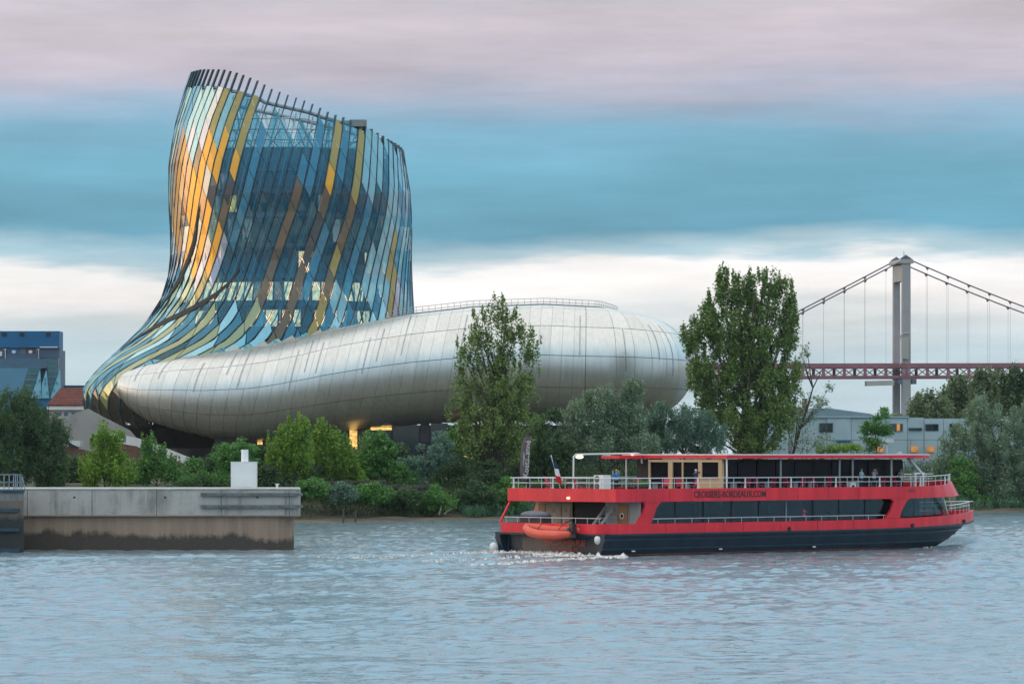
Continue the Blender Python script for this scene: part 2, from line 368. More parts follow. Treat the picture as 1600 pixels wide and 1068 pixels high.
def pane_kind(k, y, rnd):
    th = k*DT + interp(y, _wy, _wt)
    if y > 624: return 'dark'  # dark panes paint the ground's reflection into the underside of the nose
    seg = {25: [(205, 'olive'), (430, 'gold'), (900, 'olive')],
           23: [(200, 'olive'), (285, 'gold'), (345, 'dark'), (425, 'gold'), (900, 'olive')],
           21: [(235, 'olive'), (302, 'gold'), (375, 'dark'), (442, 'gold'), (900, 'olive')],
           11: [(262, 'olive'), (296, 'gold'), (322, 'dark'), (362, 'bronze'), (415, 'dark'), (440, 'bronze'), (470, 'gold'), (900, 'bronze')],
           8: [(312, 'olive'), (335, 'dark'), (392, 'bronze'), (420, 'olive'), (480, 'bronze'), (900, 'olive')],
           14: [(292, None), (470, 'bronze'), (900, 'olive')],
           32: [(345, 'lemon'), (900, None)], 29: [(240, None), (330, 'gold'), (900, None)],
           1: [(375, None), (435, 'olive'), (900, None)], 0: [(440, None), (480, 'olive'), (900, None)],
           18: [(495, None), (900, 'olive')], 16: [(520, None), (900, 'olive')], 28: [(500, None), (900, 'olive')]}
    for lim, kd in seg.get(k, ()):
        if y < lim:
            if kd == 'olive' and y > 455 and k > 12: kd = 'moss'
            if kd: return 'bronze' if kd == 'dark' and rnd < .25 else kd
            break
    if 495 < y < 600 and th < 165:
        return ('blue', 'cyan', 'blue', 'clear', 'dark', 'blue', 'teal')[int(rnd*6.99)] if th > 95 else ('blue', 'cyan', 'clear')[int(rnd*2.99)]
    if k >= 24 and k <= 44:  # sky and sunset reflection painted in as pane colours, band by band
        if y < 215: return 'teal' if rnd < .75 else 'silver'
        if y < 250: return ('silver', 'lilac', 'teal', 'sunset_peach')[int(rnd*3.99)]
        if y < 385: return ('sunset_peach', 'gold', 'sunset_peach', 'silver', 'sunset_peach', 'bronze')[int(rnd*5.99)]
        if y < 430: return ('silver', 'sunset_peach', 'lilac')[int(rnd*2.99)]
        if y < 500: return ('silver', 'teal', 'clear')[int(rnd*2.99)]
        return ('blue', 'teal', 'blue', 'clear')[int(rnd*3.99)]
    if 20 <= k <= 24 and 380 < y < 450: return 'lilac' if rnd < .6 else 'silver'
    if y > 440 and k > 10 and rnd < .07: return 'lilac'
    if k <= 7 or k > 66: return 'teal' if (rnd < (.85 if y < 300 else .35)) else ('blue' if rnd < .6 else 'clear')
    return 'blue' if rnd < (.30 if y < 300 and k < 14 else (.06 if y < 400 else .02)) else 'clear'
SK, PH = 17.0, 37.0
rnd = random.Random(3)
panes = []
for k in range(NS):
    e0, e1 = k*DT, (k+1)*DT
    front = not (185 < ((k+.5)*DT + 25) % 360 < 340)
    for j in range(-2, 60):
        a0 = 60 + PH*j - SK*k; a1 = a0 - SK
        if a0 > 672 or a0 + PH < 60: continue
        t0, t1 = rim_row(e0), rim_row(e1)
        if 13 <= k <= 20 and a0 + PH*.5 < 214: continue         # the open notch in the crown
        r0, r1 = (max(t0, a0), min(668, a0+PH)), (max(t1, a1), min(668, a1+PH))
        if r0[1]-r0[0] < 3 or r1[1]-r1[0] < 3: continue
        ym = (r0[0]+r0[1]+r1[0]+r1[1])/4
        if not front and ym > 300: continue                      # the far side stands behind the core
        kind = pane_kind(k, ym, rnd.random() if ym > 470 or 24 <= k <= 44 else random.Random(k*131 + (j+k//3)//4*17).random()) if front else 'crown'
        tilt = [rnd.uniform(-.035, .035) for _ in range(4)]
        nseg = 2 if ym < 430 else 5
        outer, inner = [], []
        for s in range(nseg+1):
            u = s/nseg
            for side, (ra, rb), e, dd in ((0, r0, e0, 1), (1, r1, e1, -1)):
                y = ra + (rb-ra)*u
                y = min(max(y, ra+.6), rb-.6)
                tl = tilt[side]*(1-u) + tilt[2+side]*u
                e_ = e + dd*.42
                outer.append(tower(y, e_, out=tl)); inner.append(tower(y, e_, out=tl-.05))
        panes.append((k, ym, kind, outer, inner, nseg, front))
def pane_mb(mb, outer, inner, nseg, mi):
    n = len(outer); fs = []
    for s in range(nseg):
        a = 2*s
        fs += [(a, a+2, a+3, a+1), (n+a+1, n+a+3, n+a+2, n+a), (a, n+a, n+a+2, a+2), (a+1, a+3, n+a+3, n+a+1)]
    fs += [(0, 1, n+1, n), (n-2, 2*n-2, 2*n-1, n-1)]
    mb.add(outer + inner, fs, mi)
def area_front(p):
    o = p[3]; d = [(q.x/q.y*FPX, -(q.z-CH)/q.y*FPX) for q in (o[0], o[1], o[-1], o[-2])]
    a = 0
    for i in range(4): a += d[i][0]*d[(i+1) % 4][1] - d[(i+1) % 4][0]*d[i][1]
    vis = p[6] and not (p[1] > 555 and o[0].x > X_(300, TY)) and not (p[1] > 520 and o[0].x > X_(470, TY))
    return abs(a)*(1 if vis else .02)
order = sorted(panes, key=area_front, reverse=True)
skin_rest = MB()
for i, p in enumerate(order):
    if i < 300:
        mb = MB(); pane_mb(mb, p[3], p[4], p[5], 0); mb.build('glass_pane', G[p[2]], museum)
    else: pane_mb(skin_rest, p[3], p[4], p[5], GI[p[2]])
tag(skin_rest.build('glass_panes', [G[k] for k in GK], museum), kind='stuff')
# mullions rising past the rim as fins
steel = mat('mullion_steel', (.055, .095, .125), .38, .55, var=.2, vscale=.4)
latm = mat('lattice_paint', (.70, .82, .86), .45, 0, var=.1)
finm = mat('fin_steel', (.115, .15, .18), .45, .3, var=.25, vscale=.6)
for k in range(NS):
    th = k*DT; front = not (188 < (th + 22) % 360 < 345)
    yt = rim_row(th) - fin_len(th); yb = 668 if front else 250
    ys = [yt, rim_row(th)-.5] + [y for y in list(np.arange(160, 500, 34)) + list(np.arange(500, 668, 14)) if rim_row(th)+6 < y < yb] + [yb]
    mb = MB(); vs = []
    for y in ys:
        w = .40 if y > rim_row(th) else 1.05
        di = -.16 if y > rim_row(th) else -.32
        for d, o in ((-w, .06), (w, .06), (w, di), (-w, di)): vs.append(tower(y, th + d*.42, out=o))
    fs = [(3, 2, 1, 0)]
    for i in range(len(ys)-1):
        for q in range(4): fs.append((i*4+q, i*4+(q+1) % 4, i*4+4+(q+1) % 4, i*4+4+q))
    nlast = 4*(len(ys)-1); fs.append((nlast, nlast+1, nlast+2, nlast+3)); mb.add(vs, fs)
    mb.build('mullion_fin', steel if front else latm, museum)
# pale inner tubes behind the glass, one in the middle of every second strip
pipe = mat('inner_pipe_paint', (.42, .55, .62), .4, .1, var=.1)
for k in range(0, 40, 1):
    if k % 2 and k < 24: continue
    th = (k+.5)*DT
    pts = [tower(y, th, out=-.55) for y in range(int(rim_row(th))+8, 560, 30)]
    MB().tube(pts, .10, 5).build('inner_pipe', pipe, museum)
# rim beam
rb = MB()
rb.tube([tower(rim_row(t)+3, t, out=-.5) for t in np.arange(0, 361, 6)], 0.30, 6); rb.build('rim_beam', latm if False else mat('rim_beam_paint', (.26, .32, .36), .45, .2, var=.2), museum, smooth=True)
# crown lattice against the sky
latm = mat('lattice_paint', (.70, .82, .86), .45, 0, var=.1)
rl = random.Random(9)
for i in range(26):
    t = 20 + i*13.8
    a = tower(rim_row(t)+10 + rl.uniform(0, 8), t, .90); b_ = tower(246, t + rl.choice((-16, 14, 9, -7)), .72)
    MB().tube([a, b_], .13, 5).build('lattice_strut', latm, museum)
for yy, kk in ((212, .83), (228, .78), (196, .86)):
    MB().tube([tower(max(yy, rim_row(t)+10), t, kk) for t in np.arange(0, 361, 9)], .12, 5).build('lattice_ring', latm, museum)
for i in range(16):
    t = 25 + i*10
    MB().tube([tower(max(212, rim_row(t)+10), t, .83), tower(244, t + 12*(-1)**i, .60)], .11, 5).build('lattice_strut', latm, museum)
# dark core with floors and windows
corem = mat('core_wall', (.022, .040, .052), .5, .1, var=.3, vscale=.5)
core2 = mat('core_top', (.05, .15, .22), .4, .2, var=.2, vscale=.3)
KC = .86
cr = MB()
for ya, yb_, mi in ((240, 274, 1), (274, 560, 0)):
    rws = [[tower(y, unwind(t, y), KC) for t in np.arange(0, 361, 6)] for y in np.linspace(ya, yb_, 8)]
    cr.grid(rws, mi)
topc = [tower(240, unwind(t, 240), KC) for t in np.arange(0, 360, 6)]
cr.add(topc, [tuple(range(len(topc)))], 1)
cr.build('core_wall', [corem, core2], museum, smooth=False)
slab = mat('floor_edge_steel', (.10, .19, .25), .4, .3, var=.2)
floors = [274, 308, 344, 390, 437, 480, 520]
for y in floors:
    rws = []
    for t in np.arange(0, 361, 6):
        t_ = unwind(t, y)
        rws.append([tower(y-3.2, t_, KC, .1), tower(y-3.2, t_, KC, .75), tower(y+3.2, t_, KC, .75), tower(y+3.2, t_, KC, .1)])
    MB().grid(rws).build('floor_edge', slab, museum)
lit = emit('window_lit_cream', (1.0, .66, .38), 1.1); dim = emit('window_lit_dim', (.62, .52, .44), .28)
warm = emit('window_lit_amber', (1.0, .58, .16), .75)
dkg = mat('window_dark_glass', (.015, .03, .04), .12, 0, var=.2, spec=.8); greyw = mat('window_blind_grey', (.20, .22, .23), .5, var=.3)
for fi in range(len(floors)-1):
    y0, y1 = floors[fi]+5.5, floors[fi+1]-5.5
    if fi >= 3: y0 += 4
    t = 8.0
    while t < 172:
        w = rl.choice((5.0, 6.5, 4.2)); tm = t + w/2
        prob = [.0, .0, .0, .14, .80, .78][fi]; q = rl.random()
        m_ = lit if q < prob else (dim if q < prob + (.0, .05, .08, .34, .10, .1)[fi] else (greyw if q < .6 and fi == 3 else dkg))
        if fi < 3 and tm > 118 and q > .72: m_ = warm if q > .88 else dim
        def wp(tt, yy, o): return tower(yy, unwind(tt, yy), KC, o)
        mb = MB(); vs = [wp(t+.5, y0, .10), wp(t+w-.5, y0, .10), wp(t+w-.5, y1, .10), wp(t+.5, y1, .10)]
        vi = [wp(t+.5, y0, -.05), wp(t+w-.5, y0, -.05), wp(t+w-.5, y1, -.05), wp(t+.5, y1, -.05)]
        mb.hexa(vi + vs); mb.build('core_window', m_, museum)
        t += w
    for i in range(22):         # raking columns between floors
        ta = 12 + i*7.2 + rl.uniform(-1, 1); d = rl.choice((-3, 3, 0, 5))
        MB().tube([tower(floors[fi], unwind(ta, floors[fi]), KC, .55), tower(floors[fi+1], unwind(ta + d, floors[fi+1]), KC, .55)], .16, 5).build('raking_column', slab, museum)
# two dark raised ribbons, painting the shade of the slits where the skins overlap
slitm = mat('slit_shade_paint', (.018, .02, .024), .6, 0, var=.3)
def ribbon(name, pts, w, m_):
    """pts (y, x) photo points on the front of the skin -> raised ribbon following it"""
    rws = []
    for i, (px, py) in enumerate(pts):
        L_, R_ = interp(py, _ty, _tl), interp(py, _ry, _rr); c = TAX; hw = (R_-c) if px > c else (c-L_)
        cs = max(-1, min(1, (px-c)/hw)); th = math.degrees(math.acos(cs))
        ww = w*(.35 + .65*math.sin(math.pi*(i+.6)/(len(pts)+.2)))
        rws.append([tower(py - ww, unwind(th, py-ww), 1, .06), tower(py - ww, unwind(th, py-ww), 1, .16),
                    tower(py + ww, unwind(th, py+ww), 1, .16), tower(py + ww, unwind(th, py+ww), 1, .06)])
    MB().grid(rws).build(name, m_, museum)
ribbon('slit_shade_ribbon', [(196, 547), (215, 532), (240, 518), (265, 506), (290, 496), (312, 486), (332, 476), (350, 465), (368, 450), (385, 428)], 5.0, slitm)
ribbon('slit_shade_ribbon', [(322, 330), (318, 350), (316, 372), (310, 392), (301, 415), (290, 437), (276, 458), (262, 474)], 9.0, slitm)
# rooftop winch box on the rim
q = tower(rim_row(42)-2, 42)
mb = MB(); mb.box(q.x-1.3, q.x+1.0, q.y-.8, q.y+.8, q.z-.5, q.z+.45); mb.box(q.x-2.4, q.x-1.2, q.y-.4, q.y+.4, q.z-.1, q.z+.35)
mb.build('rim_winch_box', mat('winch_grey', (.22, .24, .25), .6), museum)

# ---- metal ring: outer skin of panels over a dark backing
_sx = [189.5, 192, 203, 235, 268, 295, 340, 380, 440, 480, 511, 563, 642, 740, 850, 930]
_st = [599, 590, 580, 570, 563, 557, 551, 545, 534, 525, 516, 505, 491, 480, 476, 480]
_bx = [189.5, 192, 197, 217, 244, 286, 325, 343, 400, 459, 516, 577, 642, 684, 760, 850, 930]
_bt = [602, 612, 624, 644, 660, 673, 682, 686, 690, 682, 676, 669, 664, 661, 658, 657, 657]
def ring_y(px): return 541 + 7.5*max(0, (420-px)/230.5)**2
def ring_frame(u):
    """u: 0..1 along the front from the left tip to px 930, 1..2 round the right-hand end. Returns centre, outward, half depth, half height"""
    if u <= 1:
        px = 189.5 + (930-189.5)*(u**1.25)
        Y = ring_y(px)
        zt, zb = Z_(interp(px, _sx, _st), Y), Z_(interp(px, _bx, _bt), Y)
        rz = max(.03, (zt-zb)/2); ry = min(9.0, rz*1.12); d = .001
        dy = ring_y(px+3) - Y
        tx = Vector((3*Y/FPX, dy, 0)).normalized(); nrm = Vector((tx.y, -tx.x, 0))
        return Vector((X_(px, Y), Y, (zt+zb)/2)), nrm, ry, rz
    a = (u-1)*R(150); Cx, Cy, Rt = X_(930, 541), 546.0, 5.0
    nrm = Vector((math.sin(a), -math.cos(a), 0)); c = Vector((Cx, Cy, 0)) + nrm*Rt
    f = math.sin(min(a, R(90)))
    zt = Z_(480, 541) - 1.0*f**1.5; zb = Z_(657, 541) + 0.3*f
    return Vector((c.x, c.y, (zt+zb)/2)), nrm, 9.0, (zt-zb)/2
def ring_pt(u, al, off=0.):
    c, nrm, ry, rz = ring_frame(u + (.035*math.sin(al)*u*(1-u)*3 if u < 1 else 0)); ca, sa = math.cos(al), math.sin(al)
    e = lambda q, p: math.copysign(abs(q)**p, q)
    nn = (nrm*(ca/max(ry, .05)) + Vector((0, 0, sa/max(rz, .05)))).normalized()
    return c + nrm*(ry*e(ca, .92)) + Vector((0, 0, rz*e(sa, .92))) + nn*off, nn
def metal_skin(name, col, rough, rj):
    m = bpy.data.materials.new(name); m.use_nodes = True; nt = m.node_tree; n = nt.nodes; l = nt.links; b = n['Principled BSDF']
    b.inputs['Metallic'].default_value = .78
    oi = n.new('ShaderNodeObjectInfo'); tc = n.new('ShaderNodeTexCoord')
    t = n.new('ShaderNodeTexNoise'); t.inputs['Scale'].default_value = .22; t.inputs['Detail'].default_value = 3; l.new(tc.outputs['Object'], t.inputs['Vector'])
    mp = n.new('ShaderNodeMapping'); mp.inputs['Scale'].default_value = (2.2, 2.2, .12); l.new(tc.outputs['Object'], mp.inputs[0])
    t2 = n.new('ShaderNodeTexNoise'); t2.inputs['Scale'].default_value = 1.0; t2.inputs['Detail'].default_value = 3; l.new(mp.outputs[0], t2.inputs['Vector'])
    ad = n.new('ShaderNodeMath'); ad.operation = 'MULTIPLY_ADD'; l.new(oi.outputs['Random'], ad.inputs[0]); ad.inputs[1].default_value = .35; l.new(t2.outputs['Fac'], ad.inputs[2])
    r = n.new('ShaderNodeValToRGB'); e = r.color_ramp.elements; e[0].position = .35; e[1].position = 1.0
    e[0].color = (*[c*.86 for c in col], 1); e[1].color = (*[min(1, c*1.08) for c in col], 1)
    l.new(ad.outputs[0], r.inputs[0]); l.new(r.outputs[0], b.inputs['Base Color'])
    mr = n.new('ShaderNodeMapRange'); mr.inputs[3].default_value = rough-rj; mr.inputs[4].default_value = rough+rj; l.new(t.outputs['Fac'], mr.inputs[0]); l.new(mr.outputs[0], b.inputs['Roughness'])
    bp = n.new('ShaderNodeBump'); bp.inputs['Strength'].default_value = .05; bp.inputs['Distance'].default_value = .10; l.new(t.outputs['Fac'], bp.inputs['Height']); l.new(bp.outputs[0], b.inputs['Normal'])
    MATS[name] = m; return m
alu = metal_skin('brushed_aluminium_skin', (.70, .70, .675), .36, .05)
backm = mat('skin_backing', (.22, .23, .24), .5, .8, var=.2)
bk = MB(); bk.grid([[ring_pt(u, al, -.16)[0] for al in np.linspace(R(-100), R(150), 26)] for u in np.linspace(0.0004, 2, 90)], flip=True)
bk.build('ring_backing', backm, museum, smooth=True)
ucols = [0.004] + [((px-189.5)/740.5)**(1/1.25) for px in np.arange(206, 930, 18.6)] + [1.0 + i*.075 for i in range(1, 13)]
alb = [R(q) for q in (-84, -52, -24, 5, 36, 68, 128)]
for i in range(len(ucols)-1):
    for j in range(len(alb)-1):
        u0, u1 = ucols[i], ucols[i+1]; a0, a1 = alb[j], alb[j+1]
        du = (u1-u0)*.009; da = R(.28); nu, na = 3, 5
        if j == len(alb)-2: na = 8
        lift = random.uniform(-.004, .006); sk = random.uniform(-.01, .01)
        out, inn, nor = [], [], []
        for s in range(nu+1):
            for t in range(na+1):
                u = u0+du + (u1-u0-2*du)*s/nu; a = a0+da + (a1-a0-2*da)*t/na
                # lower panels lap over their neighbour like scales
                lap = .10*(s/nu)*max(0, (R(8)-a)/R(90)) 
                p, nn = ring_pt(u, a, lift + lap); out.append(p); nor.append((nn + Vector((sk, 0, sk))).normalized()); inn.append(ring_pt(u, a, lift-.07)[0])
        nn_ = (na+1); N = len(out); fs = []
        for s in range(nu):
            for t in range(na):
                fs.append((s*nn_+t, (s+1)*nn_+t, (s+1)*nn_+t+1, s*nn_+t+1))
        nfront = len(fs)
        for t in range(na): fs += [(t, t+1, N+t+1, N+t), (nu*nn_+t+1, nu*nn_+t, N+nu*nn_+t, N+nu*nn_+t+1)]
        for s in range(nu): fs += [((s+1)*nn_, s*nn_, N+s*nn_, N+(s+1)*nn_), (s*nn_+na, (s+1)*nn_+na, N+(s+1)*nn_+na, N+s*nn_+na)]
        me = bpy.data.meshes.new('metal_panel'); me.from_pydata([tuple(q) for q in out+inn], [], fs); me.materials.append(alu)
        me.polygons.foreach_set('use_smooth', [True]*len(fs)); me.update()
        ln = []
        for p in me.polygons:
            for li in p.loop_indices:
                vi = me.loops[li].vertex_index
                ln.append(tuple(nor[vi]) if p.index < nfront else tuple(p.normal))
        me.normals_split_custom_set(ln)
        link('metal_panel', me, museum)
# narrow raised grey strips between the seams
stripm = mat('grey_strip', (.42, .44, .45), .45, .9, var=.2)
rs = random.Random(21)
for i in range(2, len(ucols)-3):
    if rs.random() < .45:
        u = (ucols[i]*.5 + ucols[i+1]*.5); c0 = R(rs.uniform(-12, 14)); c1 = c0 + R(rs.uniform(34, 62))
        if u < .35: c0 += R(15); c1 += R(15)
        hwu = (ucols[i+1]-ucols[i])*(.06 if u < 1 else .032)
        rws = [[ring_pt(u-hwu, a, .012)[0], ring_pt(u-hwu, a, .03)[0], ring_pt(u+hwu, a, .03)[0], ring_pt(u+hwu, a, .012)[0]] for a in np.linspace(c0, c1, 9)]
        MB().grid(rws).build('grey_strip', stripm, museum)
# roof walkway rail along the crest
railm = mat('rail_grey', (.36, .38, .40), .45, .6, var=.1)
crest = [ring_pt(u, R(97))[0] for u in list(np.linspace(.60, 1, 34)) + list(np.linspace(1.03, 1.4, 12))]
mb = MB()
for dz in (.55, 1.05): mb.tube([p + Vector((0, 0, dz)) for p in crest], .035, 4)
mb.build('roof_handrail', railm, museum)
MB().tube([p + Vector((0, 0, .12)) for p in crest], .16, 4).build('roof_gutter', backm, museum)
pm = MB().tube([(0, 0, 0), (0, 0, 1.05)], .03, 4).mesh('rail_post', railm)
for p in crest:
    o = link('rail_post', pm, museum); o.location = p
# jagged edge plates where the glass tucks behind the ring
for i in range(9):
    px = 322 + i*22; py = interp(px, _sx, _st); Y = 541.5
    z = Z_(py, Y)
    a, b_, c_ = Vector((X_(px, Y), Y-1.2, z-.35)), Vector((X_(px+34, Y), Y-1.0, z+.15)), Vector((X_(px+24, Y), Y+.8, z+1.05))
    MB().prism([a, b_, c_], (0, .10, .05)).build('edge_plate', alu if i % 2 else G['cyan'], museum)
# dark glazed base under the ring
basem = mat('base_cladding', (.020, .020, .026), .30, .2, var=.4, vscale=.3, spec=.6)
purple = mat('base_panel_plum', (.075, .05, .07), .4, .1, var=.3)
woodb = mat('base_panel_wood', (.14, .075, .04), .5, var=.3, vscale=.6)
glassb = mat('base_glass', (.06, .10, .11), .15, .2, var=.3)
rws = [[tower(y, unwind(t, y), k) for t in np.arange(60, 300, 6)] for y, k in ((664, .985), (669, .94), (700, .93), (748, .93))]
def _clampz(p): return Vector((p.x, p.y, max(4.4, p.z)))
MB().grid([[_clampz(p) for p in r_] for r_ in rws]).build('base_wall', basem, museum)
zb0 = 4.4
mb = MB(); mb.box(X_(335, 540), X_(1035, 540), 540, 566, zb0, Z_(664, 541)); mb.build('base_wall', basem, museum)
for (pa, pb, ya, yb_, m_) in ((517, 544, 676, 745, glassb), (546, 558, 672, 745, warm), (560, 572, 670, 745, woodb), (579, 612, 667.5, 671.5, warm),
                              (582, 610, 673, 745, glassb), (614, 655, 665, 745, dkg), (657, 671, 662, 690, purple), (673, 700, 661, 745, dkg),
                              (402, 410, 690, 694, warm), (418, 440, 690, 745, glassb), (352, 360, 700, 745, woodb), (470, 500, 682, 745, dkg),
                              (715, 740, 712, 716, warm), (752, 762, 711, 717, warm), (700, 707, 712, 716, warm), (770, 776, 710, 717, warm)):
    mb = MB(); mb.box(X_(pa, 539.6), X_(pb, 539.6), 539.75, 540.05, max(zb0, Z_(yb_, 539.6)), Z_(ya, 539.6)); mb.build('base_panel', m_, museum)
# ================================================================ concrete lock pier in front of the bank (left)
def concrete(name, top, low, wet, zmid, zwet):
    m = bpy.data.materials.new(name); m.use_nodes = True; nt = m.node_tree; n = nt.nodes; l = nt.links; b = n['Principled BSDF']; b.inputs['Roughness'].default_value = .8
    tc = n.new('ShaderNodeTexCoord'); sp = n.new('ShaderNodeSeparateXYZ'); l.new(tc.outputs['Object'], sp.inputs[0])
    def noise(sc, st, det=5):
        mp = n.new('ShaderNodeMapping'); mp.inputs['Scale'].default_value = st; l.new(tc.outputs['Object'], mp.inputs[0])
        t = n.new('ShaderNodeTexNoise'); t.inputs['Scale'].default_value = sc; t.inputs['Detail'].default_value = det; t.inputs['Roughness'].default_value = .62; l.new(mp.outputs[0], t.inputs['Vector']); return t.outputs['Fac']
    def mth(op, a, b_):
        t = n.new('ShaderNodeMath'); t.operation = op
        for i, q in enumerate((a, b_)):
            if isinstance(q, (int, float)): t.inputs[i].default_value = q
            else: l.new(q, t.inputs[i])
        return t.outputs[0]
    def ramp(f, p0, p1):
        r = n.new('ShaderNodeMapRange'); r.inputs[1].default_value = p0; r.inputs[2].default_value = p1; l.new(f, r.inputs[0]); return r.outputs[0]
    def mix(f, a, c):
        m_ = n.new('ShaderNodeMix'); m_.data_type = 'RGBA'; l.new(f, m_.inputs[0])
        for i, q in ((6, a), (7, c)):
            if isinstance(q, tuple): m_.inputs[i].default_value = (*q, 1)
            else: l.new(q, m_.inputs[i])
        return m_.outputs[2]
    big = noise(.28, (1, 1, 1)); streak = noise(1.0, (1.6, 1.6, .14)); fine = noise(5, (1, 1, 1))
    z1 = mth('ADD', sp.outputs['Z'], mth('MULTIPLY', mth('SUBTRACT', big, .5), 2.2))
    z1 = mth('ADD', z1, mth('MULTIPLY', mth('SUBTRACT', streak, .5), .7)); z1 = mth('ADD', z1, mth('MULTIPLY', mth('SUBTRACT', fine, .5), .5)); z1 = mth('ADD', z1, mth('MULTIPLY', mth('ADD', sp.outputs['X'], 32.), .028))
    c = mix(ramp(z1, zwet-.18, zwet+.25), wet, mix(ramp(streak, .38, .62), tuple(q*.80 for q in low), low))
    up = mix(ramp(streak, .42, .60), top, tuple(q*.60 for q in top)); up = mix(ramp(big, .40, .66), up, tuple(q*1.12 for q in top))
    zz = ramp(sp.outputs['Z'], zmid-.02, zmid+.02)
    c = mix(zz, c, up); c = mix(ramp(fine, .55, .9), c, tuple(q*.5 for q in low)); l.new(c, b.inputs['Base Color'])
    bp = n.new('ShaderNodeBump'); bp.inputs['Strength'].default_value = .5; bp.inputs['Distance'].default_value = .04; l.new(fine, bp.inputs['Height']); l.new(bp.outputs[0], b.inputs['Normal'])
    MATS[name] = m; return m
conc = concrete('pier_concrete', (.42, .40, .37), (.37, .26, .19), (.070, .056, .045), 2.9, 1.15)
conc2 = concrete('near_pier_concrete', (.20, .20, .20), (.17, .14, .12), (.028, .034, .036), 4.2, 2.6)
PY = 318.0
pier = empty('lock_pier', (X_(250, PY), PY, -2), 0, 'long concrete lock pier with dark tide stains and a rounded lip', 'pier')
zt, zm = Z_(765, PY), Z_(806, PY)
# lower wall: straight with a rounded shoulder at the right end
def wallrow(z, inset):
    pts = []
    x0, x1 = X_(-260, PY), X_(465, PY) - inset
    for x in np.linspace(x0, x1-1.6, 26): pts.append((x, PY + inset, z))
    for a in np.linspace(0, math.pi/2, 7)[1:]: pts.append((x1-1.6+1.6*math.sin(a), PY+inset+1.6-1.6*math.cos(a), z))
    pts.append((x1-2.0, PY+16, z)); return pts
MB().grid([wallrow(-2, .42), wallrow(.7, .40), wallrow(1.5, .38), wallrow(zm+.02, .36)]).build('lower_wall', conc, pier)
# upper wall as cast panels with open joints between them
jx = list(np.arange(X_(-260, PY), X_(452, PY), 5.35)) + [X_(452, PY)]
for i in range(len(jx)-1):
    o = random.uniform(-.012, .012)
    MB().box(jx[i]+.02, jx[i+1]-.02, PY+o, PY+14, zm, zt).build('wall_panel', conc, pier)
end = [(X_(452, PY)+.02, PY), (X_(468, PY)-.5, PY)] + [(X_(469, PY)-.5+.5*math.sin(a), PY+.5-.5*math.cos(a)) for a in np.linspace(.2, math.pi/2, 6)] + [(X_(453, PY), PY+14), (X_(440, PY)+.02, PY+14)]
MB().prism([(x, y, zm) for x, y in end], (0, 0, zt-zm)).build('wall_panel', conc, pier)
MB().prism([(X_(-260, PY), PY-.05, zt+.003), (X_(469, PY)+.04, PY-.05, zt+.003), (X_(453, PY)+.04, PY+14, zt+.003), (X_(-260, PY), PY+14, zt+.003)], (0, 0, .107)).build('coping', mat('coping_concrete', (.42, .42, .40), .8, var=.35, vscale=.8, bump=.3), pier)
fend = mat('fender_steel', (.17, .19, .20), .55, .3, var=.4, vscale=1.5)
for ya, yb_ in ((769.5, 774.2), (788.3, 793)):
    f = MB().box(X_(314, PY), X_(470, PY)+.15, PY-.28, PY-.02, Z_(yb_, PY), Z_(ya, PY)).build('fender_beam', fend, pier)
    for i in range(11):
        x = X_(322, PY) + i*.76
        MB().tube([(x, PY-.33, (Z_(ya, PY)+Z_(yb_, PY))/2), (x, PY-.27, (Z_(ya, PY)+Z_(yb_, PY))/2)], .05, 6).build('bolt', mat('bolt_rust', (.05, .045, .04), .7), f)
for px in (258, 116, 402): MB().tube([(X_(px, PY), PY-.03, Z_(776.5, PY)), (X_(px, PY), PY+.06, Z_(776.5, PY))], .085, 8).build('drain_hole', mat('hole_black', (.008, .008, .008), .9, var=0), pier)
# white cabinet with chimney
cab = empty('control_cabinet', (X_(381, PY+5), PY+5, zt+.11), 0, 'plain white cabinet with a round chimney on the pier', 'cabinet')
wp = mat('white_cabinet_paint', (.78, .80, .81), .5, var=.06, vscale=.8)
x0, x1 = X_(362, PY+5), X_(403, PY+5); z1 = Z_(722, PY+5)
MB().box(x0, x1-.12, PY+4, PY+6, zt+.11, z1).build('body', wp, cab)
MB().box(x0-.04, x1-.08, PY+3.96, PY+6.04, z1+.002, z1+.06).build('lid', wp, cab)
MB().box(x0+.15, x0+1.9, PY+3.975, PY+3.997, zt+.25, z1-.12).build('door', wp, cab)
MB().tube([(X_(382.5, PY+5), PY+5, z1+.06), (X_(382.5, PY+5), PY+5, Z_(702, PY+5))], .30, 16).build('chimney', wp, cab, smooth=False)
bo = empty('small_bollard', (X_(433, PY+3), PY+3, zt+.11), 0, 'tiny white bollard near the right end of the pier', 'bollard')
MB().tube([(X_(433, PY+3), PY+3, zt+.11), (X_(433, PY+3), PY+3, zt+.42)], .10, 8).build('post', wp, bo)
MB().box(X_(433, PY+3)-.16, X_(433, PY+3)+.16, PY+2.85, PY+3.15, zt+.42, zt+.50).build('cap', wp, bo)
